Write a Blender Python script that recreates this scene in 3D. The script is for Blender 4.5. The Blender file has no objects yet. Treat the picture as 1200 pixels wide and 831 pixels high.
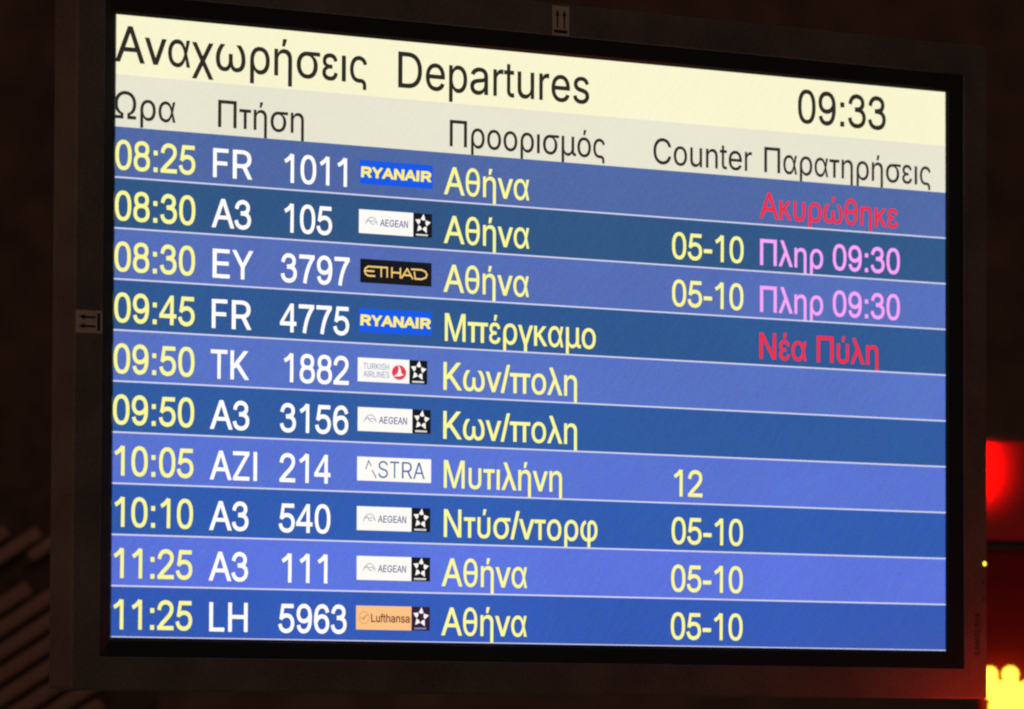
import bpy, math, random
from mathutils import Vector, Matrix

random.seed(7)
scene = bpy.context.scene
col = scene.collection
R = math.radians

# ------------------------------------------------------------------ camera
cam_data = bpy.data.cameras.new('camera')
cam_data.lens = 204.0
cam_data.sensor_width = 36.0
cam_data.clip_start = 0.05
cam_data.clip_end = 200.0
cam = bpy.data.objects.new('camera', cam_data)
col.objects.link(cam)
cam.matrix_world = Matrix((( 0.794313, -0.04315, -0.605974, -3.44139),
                           (-0.607493, -0.049173, -0.792802, -4.43813),
                           ( 0.004412,  0.997858, -0.065272,  1.92702),
                           (0, 0, 0, 1)))
cam_data.dof.use_dof = True
cam_data.dof.focus_distance = 5.55
cam_data.dof.aperture_fstop = 10.0
cam_data.dof.aperture_blades = 7
scene.camera = cam

# ------------------------------------------------------------------ world, added fill lights, exposure
world = bpy.data.worlds.new('World')
scene.world = world
world.use_nodes = True
bg = world.node_tree.nodes['Background']
bg.inputs[0].default_value = (1.0, 0.72, 0.55, 1)
bg.inputs[1].default_value = 0.05

def lamp(name, loc, target, size, power, colour, size_y=None):
    l = bpy.data.lights.new(name, 'AREA')
    l.energy = power; l.color = colour; l.size = size
    if size_y:
        l.shape = 'RECTANGLE'; l.size_y = size_y
    o = bpy.data.objects.new(name, l); col.objects.link(o)
    o.location = loc
    o.rotation_euler = (Vector(target) - Vector(loc)).to_track_quat('-Z', 'Y').to_euler()
    return o

lamp('front_fill', (-2.6, -3.2, 4.6), (0, 0, 2.3), 1.6, 21.0, (1.0, 0.74, 0.56))  # unseen fill added to brighten the front of the frame
lamp('side_fill', (-3.4, 0.9, 2.7), (-0.5, 0.0, 2.2), 0.8, 7.0, (1.0, 0.36, 0.2))  # unseen reddish fill added to warm the monitor's left side
lamp('red_bloom_fill', (0.625, -0.09, 1.915), (0.54, 0.0, 1.99), 0.06, 0.34, (1.0, 0.03, 0.01))  # added red light imitating lens bloom over the lower right frame corner
lamp('background_fill', (0.9, 1.4, 3.9), (1.8, 3.7, 2.1), 0.6, 7.0, (1.0, 0.52, 0.38))  # unseen fill added to lift the wall and slats behind

scene.view_settings.view_transform = 'Standard'
scene.view_settings.look = 'None'
scene.view_settings.exposure = 0
scene.view_settings.gamma = 1
scene.view_settings.use_curve_mapping = False
scene.cycles.max_bounces = 6
scene.cycles.filter_width = 2.2

# ------------------------------------------------------------------ materials
def lin(c):
    return tuple((v/255/12.92 if v/255 <= .04045 else ((v/255+.055)/1.055)**2.4) for v in c)

def surface(name, rgb, rough=.5, spec=.5, grain=.12, scale=400, bump=.0, metallic=0):
    m = bpy.data.materials.new(name); m.use_nodes = True
    nt = m.node_tree; p = nt.nodes['Principled BSDF']
    p.inputs['Roughness'].default_value = rough
    p.inputs['Specular IOR Level'].default_value = spec
    p.inputs['Metallic'].default_value = metallic
    tc = nt.nodes.new('ShaderNodeTexCoord')
    n = nt.nodes.new('ShaderNodeTexNoise'); n.inputs['Scale'].default_value = scale
    n.inputs['Detail'].default_value = 4
    nt.links.new(tc.outputs['Object'], n.inputs['Vector'])
    n2 = nt.nodes.new('ShaderNodeTexNoise'); n2.inputs['Scale'].default_value = scale/28
    n2.inputs['Detail'].default_value = 3
    nt.links.new(tc.outputs['Object'], n2.inputs['Vector'])
    av = nt.nodes.new('ShaderNodeMath'); av.operation = 'ADD'
    nt.links.new(n.outputs['Fac'], av.inputs[0]); nt.links.new(n2.outputs['Fac'], av.inputs[1])
    mr = nt.nodes.new('ShaderNodeMapRange')
    mr.inputs['From Min'].default_value = .7; mr.inputs['From Max'].default_value = 1.3
    mr.inputs['To Min'].default_value = 1-grain*2; mr.inputs['To Max'].default_value = 1+grain*2
    nt.links.new(av.outputs[0], mr.inputs['Value'])
    mx = nt.nodes.new('ShaderNodeVectorMath'); mx.operation = 'SCALE'
    mx.inputs[0].default_value = rgb
    nt.links.new(mr.outputs[0], mx.inputs['Scale'])
    nt.links.new(mx.outputs[0], p.inputs['Base Color'])
    if bump:
        b = nt.nodes.new('ShaderNodeBump'); b.inputs['Strength'].default_value = bump
        b.inputs['Distance'].default_value = .0008
        nt.links.new(n.outputs['Fac'], b.inputs['Height']); nt.links.new(b.outputs[0], p.inputs['Normal'])
    return m

def glow(name, srgb, strength=1.0, mura=.0, light=False, linear=None):
    """a lit patch of the display: it gives off its own colour; mura is the unevenness of the liquid-crystal panel"""
    m = bpy.data.materials.new(name); m.use_nodes = True
    nt = m.node_tree; p = nt.nodes['Principled BSDF']
    p.inputs['Base Color'].default_value = (.004, .004, .005, 1)
    p.inputs['Roughness'].default_value = .45
    p.inputs['Specular IOR Level'].default_value = .3
    c = linear or lin(srgb)
    p.inputs['Emission Color'].default_value = (*c, 1)
    p.inputs['Emission Strength'].default_value = strength
    if mura:
        tc = nt.nodes.new('ShaderNodeTexCoord')
        m0 = nt.nodes.new('ShaderNodeMapping'); m0.inputs['Rotation'].default_value = (0, R(-42), 0)
        mp = nt.nodes.new('ShaderNodeMapping'); mp.inputs['Scale'].default_value = (1, 1, .16)
        nt.links.new(tc.outputs['Object'], m0.inputs['Vector']); nt.links.new(m0.outputs[0], mp.inputs['Vector'])
        n = nt.nodes.new('ShaderNodeTexNoise'); n.inputs['Scale'].default_value = 260; n.inputs['Detail'].default_value = 2
        nt.links.new(mp.outputs[0], n.inputs['Vector'])
        w = nt.nodes.new('ShaderNodeTexNoise'); w.inputs['Scale'].default_value = 520; w.inputs['Detail'].default_value = 2
        nt.links.new(tc.outputs['Object'], w.inputs['Vector'])
        big = nt.nodes.new('ShaderNodeTexNoise'); big.inputs['Scale'].default_value = 3.0; big.inputs['Detail'].default_value = 2
        nt.links.new(tc.outputs['Object'], big.inputs['Vector'])
        def centred(out, amp):
            s = nt.nodes.new('ShaderNodeVectorMath'); s.operation = 'SUBTRACT'; s.inputs[1].default_value = (.5, .5, .5)
            nt.links.new(out, s.inputs[0])
            k = nt.nodes.new('ShaderNodeVectorMath'); k.operation = 'SCALE'; k.inputs['Scale'].default_value = amp
            nt.links.new(s.outputs[0], k.inputs[0]); return k.outputs[0]
        a1 = nt.nodes.new('ShaderNodeVectorMath'); a1.operation = 'ADD'
        nt.links.new(centred(n.outputs['Color'], mura*1.05), a1.inputs[0]); nt.links.new(centred(w.outputs['Color'], mura*2.5), a1.inputs[1])
        a2 = nt.nodes.new('ShaderNodeVectorMath'); a2.operation = 'ADD'
        nt.links.new(a1.outputs[0], a2.inputs[0]); nt.links.new(centred(big.outputs['Fac'], mura*1.4), a2.inputs[1])
        a3 = nt.nodes.new('ShaderNodeVectorMath'); a3.operation = 'ADD'; a3.inputs[1].default_value = (1, 1, 1)
        nt.links.new(a2.outputs[0], a3.inputs[0])
        mu = nt.nodes.new('ShaderNodeVectorMath'); mu.operation = 'MULTIPLY'; mu.inputs[1].default_value = c
        nt.links.new(a3.outputs[0], mu.inputs[0])
        nt.links.new(mu.outputs[0], p.inputs['Emission Color'])
    m.cycles.emission_sampling = 'AUTO' if light else 'NONE'
    return m

M = {
 'frame': surface('warm grey textured plastic', (.080, .060, .054), .55, .4, .20, 420, .25),
 'bezel': surface('matt black plastic', (.005, .005, .006), .38, .35, .1, 500),
 'rear': surface('dark sheet metal', (.03, .027, .025), .6, .3, .1, 200),
 'sticker': surface('off white paper sticker', (.32, .26, .215), .7, .2, .06, 300),
 'ink': surface('black sticker ink', (.012, .008, .008), .7, .2, .1, 300),
 'badge': surface('dark metal lettering', (.010, .008, .008), .4, .5, .1, 300),
 'wall': surface('dark brown wall paint', (.13, .08, .066), .9, .1, .22, 9),
 'slat': surface('brown painted slat', (.21, .125, .10), .75, .2, .10, 60),
 'slat_back': surface('near black backing board', (.05, .034, .026), .9, .1, .2, 30),
 'red': surface('red acrylic', (.42, .004, .003), .5, .3, .06, 30),
 'dark_red': surface('deep red glow board', (.25, .0015, .0012), .7, .2, .08, 30),  # red colour stands in for the glow around the lamps
 'black_metal': surface('black metal housing', (.02, .016, .016), .6, .3, .1, 60),
}
YEL = glow('yellow digits', (253, 250, 152), 1.0, .06)
WHT = glow('white digits', (255, 252, 250), 1.08, .03)
PNK = glow('pink status lettering', (250, 168, 250), 1.0, .03)
RED = glow('red status lettering', (242, 46, 72), 1.0, .05)
DRK = glow('dark heading lettering', (44, 42, 36), 1.0, .05)
LINE = glow('pale dividing line', (212, 213, 240), 1.0, .05)
L_WHT = glow('logo white', (255, 252, 246), 1.0, .02)
L_BLK = glow('logo black', (22, 24, 30), 1.0, .05)
L_PLM = glow('logo dark plum', (50, 30, 62), 1.0, .05)
L_BLU = glow('logo bright blue', (22, 92, 232), 1.0, .05)
L_YEL = glow('logo yellow', (255, 240, 130), 1.0, .03)
L_GLD = glow('logo gold', (250, 205, 120), 1.0, .03)
L_ORG = glow('logo orange', (252, 196, 136), 1.0, .03)
L_BRN = glow('logo brown', (112, 44, 40), 1.0, .03)
L_OUT = glow('logo dull orange', (214, 132, 96), 1.0, .03)
L_NVY = glow('logo slate blue', (92, 98, 150), 1.0, .03)
L_PAL = glow('logo pale slate', (150, 156, 190), 1.0, .03)
L_TUR = glow('logo grey blue', (128, 146, 186), 1.0, .03)
L_CRM = glow('logo crimson', (232, 62, 88), 1.0, .03)
L_AST = glow('logo steel blue', (60, 104, 160), 1.0, .03)

# ------------------------------------------------------------------ letter outlines (units: 1/509 of the capital height)
GLYPHS = {}
GLYPH_DATA = """-|237|20 154 215 154 215 219 20 219|3 0 1 1 2 3
/|197|62 -8 200 517 136 517 -1 -8|1 2 0 3 0 2
0|395|365 254 363 320 355 370 341 413 323 450 299 479 272 500 239 512 197 517 156 512 123 500 96 479 72 450 54 413 40 370 32 320 30 255 32 189 40 139 54 96 72 59 96 30 123 9 156 -3 197 -8 239 -3 272 9 299 30 323 59 341 96 355 139 363 189 303 254 302 203 296 164 288 130 276 102 262 79 244 63 224 53 197 49 171 53 151 63 133 79 119 102 107 130 99 164 93 203 92 254 93 306 99 345 107 379 119 407 133 430 151 446 171 456 197 460 224 456 244 446 262 430 276 407 288 379 296 345 302 306|17 18 46 46 47 17 16 17 47 47 48 16 48 49 16 15 16 49 49 50 15 14 15 50 24 40 23 40 41 23 23 41 22 41 42 22 54 55 10 55 9 10 22 42 21 42 43 21 20 21 43 43 44 20 19 20 44 44 45 19 18 19 45 46 18 45 14 50 51 13 14 51 51 52 13 12 13 52 52 53 12 11 12 53 53 54 11 54 10 11 56 57 7 8 56 7 39 25 26 38 39 26 57 58 6 7 57 6 30 31 34 33 34 31 31 0 33 32 33 0 63 32 0 0 1 63 62 63 1 1 2 62 38 26 27 37 38 27 27 28 37 36 37 28 28 29 36 35 36 29 29 30 35 30 34 35 62 2 61 2 3 61 60 61 3 3 4 60 59 60 4 4 5 59 58 59 5 6 58 5 40 24 25 25 39 40 9 55 56 56 8 9
1|395|203 0 266 0 266 509 203 509 200 520 186 500 171 483 154 466 135 450 114 435 90 421 64 408 91 356 118 370 145 386 170 403 194 422 214 443 233 465 248 488 203 431 216 509|10 11 12 12 13 10 13 9 10 15 7 8 9 13 14 14 15 9 15 8 9 3 4 5 18 17 1 1 2 18 2 19 18 6 7 16 18 19 3 19 2 21 7 15 16 1 17 0 17 18 3 20 0 17 3 5 16 5 6 16 3 16 20 17 3 20 3 19 21 4 3 21
2|395|81 345 88 380 98 405 111 423 127 436 145 445 166 451 188 453 217 450 241 443 258 433 272 421 282 405 288 387 290 367 287 344 278 321 264 298 245 273 223 249 198 225 173 201 144 176 118 153 94 130 73 108 55 86 39 62 28 39 84 12 93 31 105 49 120 67 138 86 160 107 185 130 214 155 241 180 268 206 293 233 316 263 334 294 347 329 352 366 348 400 338 432 320 460 295 483 264 501 228 511 189 515 155 512 123 503 92 488 66 465 44 435 28 398 20 357 18 0 356 0 356 61 18 61 115 61 39 61|61 58 28 28 58 29 29 30 28 0 1 57 56 57 1 35 21 22 24 32 33 33 34 24 23 24 34 34 35 23 35 22 23 52 4 5 5 6 52 6 51 52 62 32 25 32 24 25 56 1 2 55 56 2 54 55 2 2 3 54 53 54 3 3 4 53 4 52 53 8 49 7 50 7 49 19 20 37 37 38 19 38 18 19 49 8 9 9 48 49 16 40 41 15 16 41 41 42 15 14 15 42 42 43 14 43 44 14 13 14 44 12 13 44 44 45 12 18 38 39 17 18 39 39 40 17 40 16 17 12 45 11 45 46 11 46 47 11 10 11 47 9 10 47 48 9 47 29 58 59 30 29 59 31 30 59 21 35 36 36 37 21 37 20 21 51 6 7 7 50 51 31 59 62 59 60 62 28 30 63 31 62 63 30 31 63 27 63 62 26 27 62 25 26 62 61 28 63
3|395|86 354 94 385 104 408 116 425 130 437 146 446 163 451 183 453 209 450 229 444 246 436 258 425 267 412 272 398 274 382 272 363 266 348 257 336 245 326 228 318 208 313 182 311 153 311 153 249 184 249 217 251 249 259 278 273 302 292 321 318 333 348 336 382 333 412 322 441 304 466 281 487 252 502 220 511 184 515 152 512 122 503 94 488 70 466 50 439 35 405 26 369 155 244 183 246 216 244 242 238 264 228 279 215 290 200 297 181 300 158 297 130 289 107 277 89 261 74 241 63 216 56 188 54 161 56 138 62 121 72 106 84 94 101 85 122 79 150 18 135 26 102 40 70 60 43 86 20 116 4 150 -5 188 -8 227 -5 264 6 296 23 324 48 345 80 358 116 362 158 358 195 345 230 324 258 296 281 263 296 225 305 183 308 150 306 291 283 153 306 153 269 155 249|69 70 67 67 68 69 3 4 41 4 40 41 74 63 73 63 64 73 64 65 73 72 73 65 65 66 72 71 72 66 70 71 66 67 70 66 0 1 45 44 45 1 1 2 44 43 44 2 42 43 2 2 3 42 3 41 42 61 76 60 48 25 24 90 24 25 8 37 7 38 7 37 62 75 76 76 61 62 48 24 47 21 22 90 90 20 21 39 6 7 7 38 39 63 74 75 75 62 63 40 4 5 5 6 40 6 39 40 19 89 18 10 36 9 26 49 50 50 27 26 27 88 26 89 26 88 18 89 88 17 18 88 80 81 56 55 56 81 81 82 55 82 83 55 54 55 83 83 84 54 53 54 84 52 53 84 84 85 52 85 86 52 51 52 86 59 78 79 58 59 79 79 80 58 57 58 80 80 56 57 27 50 51 51 86 27 86 87 27 17 88 28 16 17 28 28 29 16 15 16 29 29 30 15 30 31 15 14 15 31 13 14 31 31 32 13 12 13 32 32 33 12 33 34 12 11 12 34 10 11 34 34 35 10 36 10 35 60 76 77 77 78 60 78 59 60 25 48 49 49 26 25 26 89 25 20 90 89 89 19 20 9 36 8 37 8 36 90 22 93 28 88 92 27 87 92 88 27 92 90 25 89 23 95 94 93 91 94 90 93 94 95 24 94 24 90 94 47 24 95 46 47 95
4|395|238 0 301 0 301 509 238 509 10 173 71 173 290 494 290 509 239 509 10 120 361 120 361 181 10 181 238 418 238 508 238 120 301 120 301 181 238 181 76 181 15 181|4 9 5 8 6 7 7 6 2 8 3 14 0 1 16 13 6 14 6 8 14 13 14 20 5 9 15 2 6 17 15 0 16 10 11 16 16 11 17 15 16 17 18 15 17 13 18 17 6 13 17 5 15 19 15 18 19 4 5 20 5 19 20 19 13 20 12 4 20
5|395|87 445 346 445 346 506 87 506 43 242 107 254 143 506 89 506 88 223 103 238 117 249 132 258 147 265 162 270 178 273 192 274 222 272 246 264 265 253 279 238 290 219 297 195 300 168 297 137 289 112 276 92 260 76 240 64 216 57 188 54 163 56 141 62 123 72 107 85 95 101 85 122 78 150 18 135 27 102 42 70 62 42 88 20 118 4 152 -5 189 -8 228 -4 265 7 297 26 325 53 345 86 358 125 362 168 358 207 347 243 329 275 303 301 271 321 234 333 195 336 170 335 147 330 124 323 102 313 81 299 61 283 44 266 134 445 87 495 116 320 48 270 47 263 64 246|3 67 7 34 35 39 38 39 35 37 38 35 36 37 35 63 0 64 5 9 10 43 30 31 13 60 12 43 31 42 5 10 11 5 11 61 11 12 61 12 60 61 42 31 41 31 32 41 32 33 41 40 41 33 39 40 33 34 39 33 63 64 5 5 62 63 0 63 62 7 0 6 45 28 44 29 44 28 16 58 15 46 27 45 28 45 27 17 56 16 56 57 16 58 16 57 48 49 24 23 24 49 49 50 23 50 51 23 22 23 51 51 52 22 21 22 52 20 21 52 52 53 20 53 54 20 19 20 54 27 46 47 26 27 47 47 48 26 25 26 48 48 24 25 19 54 18 54 55 18 17 18 55 56 17 55 30 43 44 44 29 30 60 13 14 59 60 14 14 15 59 15 58 59 1 2 6 1 6 66 0 62 66 68 66 62 6 0 66 0 7 67 0 67 69 5 61 68 62 5 68 4 71 70 64 0 69 69 65 70 5 64 71 69 70 71 64 69 71 9 5 71 8 9 71
6|395|356 385 347 416 333 445 316 469 294 489 268 503 239 512 207 515 162 509 120 490 86 459 60 418 43 366 33 305 30 234 33 174 43 122 61 77 86 40 120 13 159 -3 203 -8 242 -4 276 9 306 29 330 56 348 88 358 124 362 163 358 203 348 240 330 271 307 297 278 316 245 328 209 331 171 327 135 316 104 298 77 274 56 245 42 212 36 179 97 167 101 194 110 214 123 232 140 248 161 259 183 267 209 269 231 267 250 260 267 250 280 235 290 216 297 192 300 163 297 135 290 111 279 91 265 76 248 64 228 57 204 54 174 57 151 67 132 82 116 105 103 138 95 181 92 234 95 299 104 352 117 392 134 420 154 438 178 449 210 453 228 451 244 446 258 439 269 428 280 413 289 394 296 368 97 169 95 290|14 15 42 42 41 14 14 41 40 13 14 40 86 44 70 16 17 69 69 43 16 15 16 43 42 15 43 43 70 42 41 42 70 70 44 71 40 41 71 71 39 40 13 40 39 39 72 13 12 13 72 72 73 12 66 67 19 21 64 65 21 65 20 77 7 8 20 65 19 66 19 65 37 47 48 48 49 37 49 36 37 76 77 9 77 8 9 19 67 18 17 18 67 67 68 17 69 17 68 71 44 45 45 46 71 38 87 47 47 37 38 12 73 74 11 12 74 10 11 74 74 75 10 75 76 10 76 9 10 35 50 51 51 34 35 78 79 6 52 53 33 63 22 23 23 62 63 52 33 51 34 51 33 81 5 80 79 80 5 6 79 5 25 26 59 26 27 59 58 59 27 57 58 27 27 28 57 28 29 57 56 57 29 55 56 29 29 30 55 84 85 0 0 1 84 83 84 1 1 2 83 62 23 24 61 62 24 60 61 24 24 25 60 25 59 60 55 30 54 30 31 54 53 54 31 31 32 53 33 53 32 83 2 82 2 3 82 81 82 3 3 4 81 5 81 4 64 21 22 22 63 64 50 35 49 36 49 35 7 77 78 78 6 7 43 69 86 70 43 86 41 70 71 39 71 87 71 46 87 46 47 87 72 39 87
7|395|31 445 361 445 361 506 31 506 311 487 275 440 241 384 209 320 180 250 156 173 136 91 122 5 184 -5 198 79 216 156 240 229 266 294 296 353 328 405 361 449 279 445 358 445|12 13 11 10 11 13 9 10 13 13 14 9 14 8 9 17 5 6 19 2 4 5 17 18 8 14 15 7 8 15 15 16 7 16 17 7 17 6 7 4 2 3 3 0 4 0 20 4 1 19 21 5 18 20 21 20 18 4 20 21 19 4 21
8|395|348 379 343 421 330 453 308 480 279 500 243 512 197 517 152 512 116 500 87 480 65 453 52 421 47 379 52 338 65 305 87 278 116 258 152 246 197 242 243 246 279 258 308 278 330 305 343 338 286 379 283 355 275 336 262 320 245 309 224 301 197 299 171 301 150 309 133 320 120 336 112 355 109 379 112 403 120 423 133 438 150 450 171 457 197 460 224 457 245 450 262 438 275 423 283 403 365 149 360 196 345 234 321 265 288 287 248 302 197 306 147 302 107 287 74 265 50 234 35 196 30 149 35 101 50 63 74 33 107 10 147 -4 197 -9 248 -4 288 10 321 33 345 63 360 101 303 149 300 118 291 94 275 75 255 60 229 51 197 48 166 51 140 60 120 75 104 94 95 118 92 149 95 179 104 203 120 223 140 237 166 246 197 249 229 246 255 237 275 223 291 203 300 179 305 276 230 303 165 303 90 276 163 245 232 245|62 63 82 61 62 82 82 83 61 60 61 83 83 84 60 84 85 60 59 60 85 85 86 59 58 59 86 57 58 86 15 56 14 12 13 35 35 36 12 36 37 12 11 12 37 16 87 88 66 78 79 18 90 89 90 31 89 17 89 31 7 40 41 66 79 65 80 65 79 16 88 17 55 16 17 17 31 55 98 32 55 33 55 32 8 39 40 40 7 8 65 80 64 80 81 64 63 64 81 82 63 81 57 86 87 87 16 57 56 15 99 16 55 56 55 33 56 33 34 56 14 56 34 13 14 34 35 13 34 11 37 38 10 11 38 9 10 38 38 39 9 39 8 9 54 30 29 43 6 42 91 19 29 44 5 43 6 43 5 93 20 92 67 76 77 92 20 19 20 53 19 29 19 53 28 97 53 53 27 28 45 4 44 5 44 4 69 70 74 70 71 74 73 74 71 71 48 73 72 73 48 95 72 48 48 49 95 94 95 49 49 50 94 50 51 94 52 21 22 23 0 25 24 25 0 47 24 0 0 1 47 76 67 68 75 76 68 68 69 75 69 74 75 94 51 93 20 93 51 21 52 96 53 20 52 27 53 52 26 27 52 52 22 26 22 23 26 23 25 26 47 1 46 1 2 46 2 3 46 45 46 3 4 45 3 67 77 66 78 66 77 90 18 91 91 29 90 29 30 90 31 90 30 30 54 31 42 6 41 7 41 6 18 89 100 91 18 101 20 51 96 52 20 96 29 53 97 54 29 97 31 54 98 55 31 98 16 56 99 57 16 99 17 88 100 89 17 100 19 91 101 92 19 101
9|395|39 121 48 91 61 62 79 37 101 17 127 3 155 -5 187 -8 232 -2 274 16 309 47 334 89 351 140 361 201 364 272 361 333 351 385 334 430 308 466 275 493 235 509 191 515 153 510 118 498 88 477 64 451 47 419 36 383 33 344 36 303 47 267 64 235 88 209 117 190 150 179 186 175 224 179 259 191 291 209 317 233 338 262 353 295 359 328 298 339 293 313 284 292 271 274 254 259 234 247 211 240 186 237 163 240 144 246 128 257 115 271 104 290 97 314 95 344 97 371 104 395 115 415 129 431 146 442 167 450 191 453 220 449 243 440 263 424 279 401 291 368 299 325 302 272 299 207 291 154 277 114 260 86 240 68 216 58 185 54 167 56 150 60 137 68 125 78 115 93 106 112 99 138 297 335 299 217|0 1 84 84 85 0 30 31 55 55 56 30 29 30 56 28 29 56 56 57 28 57 58 28 27 28 58 58 59 27 26 27 59 78 79 6 80 6 79 35 50 34 50 51 34 6 80 5 52 33 34 34 51 52 23 61 62 62 63 23 63 22 23 5 80 4 80 81 4 81 82 4 3 4 82 2 3 82 82 83 2 1 2 83 84 1 83 33 52 32 52 53 32 53 54 32 31 32 54 55 31 54 26 59 60 25 26 60 24 25 60 60 61 24 61 23 24 77 7 8 36 48 49 65 20 64 21 64 20 75 76 9 67 19 66 9 76 8 77 8 76 48 36 37 37 47 48 20 65 66 66 19 20 44 45 71 44 70 86 42 41 14 14 15 42 40 39 13 13 14 40 14 41 40 11 12 73 12 13 73 72 73 13 13 39 72 39 40 71 40 41 71 44 71 70 41 42 70 43 70 42 42 15 43 15 16 43 69 43 16 75 9 10 10 11 75 74 75 11 11 73 74 47 37 38 46 47 38 38 87 46 71 45 46 69 16 68 16 17 68 67 68 17 17 18 67 19 67 18 78 6 7 7 77 78 50 35 36 36 49 50 22 63 64 64 21 22 43 69 86 70 43 86 71 41 70 39 71 87 71 46 87 72 39 87
:|197|63 0 135 0 135 71 63 71 63 298 135 298 135 369 63 369|3 0 1 1 2 3 7 4 5 5 6 7
A|474|71 0 273 509 202 509 0 0 474 0 403 0 107 153 366 153 366 209 107 209 237 419 132 153 343 153 320 209 154 209|3 0 6 6 9 3 9 2 3 5 4 7 4 8 7 8 4 1 6 0 11 1 2 10 2 9 10 8 1 10 5 7 12 8 10 13 10 9 14 7 8 12 13 12 8 11 12 14 12 13 14 9 6 11 11 14 9
B|456|60 0 60 509 241 509 261 508 280 506 298 502 314 497 329 491 342 483 354 474 364 464 373 454 381 442 387 429 392 416 395 403 397 389 398 374 398 361 396 350 394 339 391 329 387 320 382 312 376 304 370 298 364 291 356 286 349 281 341 277 332 273 324 269 315 267 315 262 325 261 334 259 344 255 354 251 363 245 372 239 381 231 389 223 396 214 402 203 408 192 412 179 415 166 417 152 418 136 417 121 415 107 411 93 407 79 400 67 392 55 383 44 372 34 359 26 344 18 328 11 311 6 291 3 270 1 247 0 125 57 245 57 267 58 287 61 304 65 318 72 330 80 339 89 346 100 351 111 354 123 355 137 355 147 353 157 351 166 347 175 342 184 337 192 330 200 323 206 315 213 306 218 296 223 285 226 273 229 261 230 248 231 125 231 125 285 238 285 249 286 259 287 269 289 279 292 288 296 297 301 304 306 311 312 318 319 323 326 328 334 331 343 334 352 335 362 336 372 335 385 332 397 328 409 321 419 313 429 302 437 290 443 275 448 259 451 240 452 125 452|92 91 93 0 64 91 1 0 91 91 92 1 92 119 1 64 0 63 63 65 64 93 91 90 90 94 93 118 2 119 1 119 2 66 62 61 61 67 66 65 63 62 62 66 65 94 90 89 95 94 89 89 88 95 88 96 95 116 4 117 4 3 117 118 117 3 2 118 3 100 99 32 68 60 59 35 34 84 85 84 34 33 85 34 100 32 31 31 30 100 101 100 30 6 114 7 67 61 60 60 68 67 85 33 86 87 86 33 88 87 33 96 88 33 97 96 33 33 32 97 98 97 32 32 99 98 114 6 115 6 5 115 116 115 5 4 116 5 55 54 71 72 71 54 54 53 72 53 52 72 73 72 52 52 51 73 51 50 73 74 73 50 50 49 74 75 74 49 49 48 75 76 75 48 48 47 76 47 46 76 77 76 46 46 45 77 78 77 45 45 44 78 44 43 78 79 78 43 43 42 79 80 79 42 42 41 80 81 80 41 41 40 81 39 81 40 21 20 106 20 19 106 107 106 19 19 18 107 108 107 18 18 17 108 17 16 108 109 108 16 16 15 109 68 59 58 69 68 58 58 57 69 70 69 57 57 56 70 56 55 70 55 71 70 81 39 82 39 38 82 83 82 38 38 37 83 37 36 83 84 83 36 35 84 36 101 30 29 102 101 29 29 28 102 28 27 102 103 102 27 27 26 103 26 25 103 104 103 25 25 24 104 24 23 104 105 104 23 23 22 105 22 21 105 21 106 105 109 15 110 15 14 110 14 13 110 111 110 13 13 12 111 12 11 111 112 111 11 11 10 112 113 112 10 10 9 113 9 8 113 114 113 8 7 114 8
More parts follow.
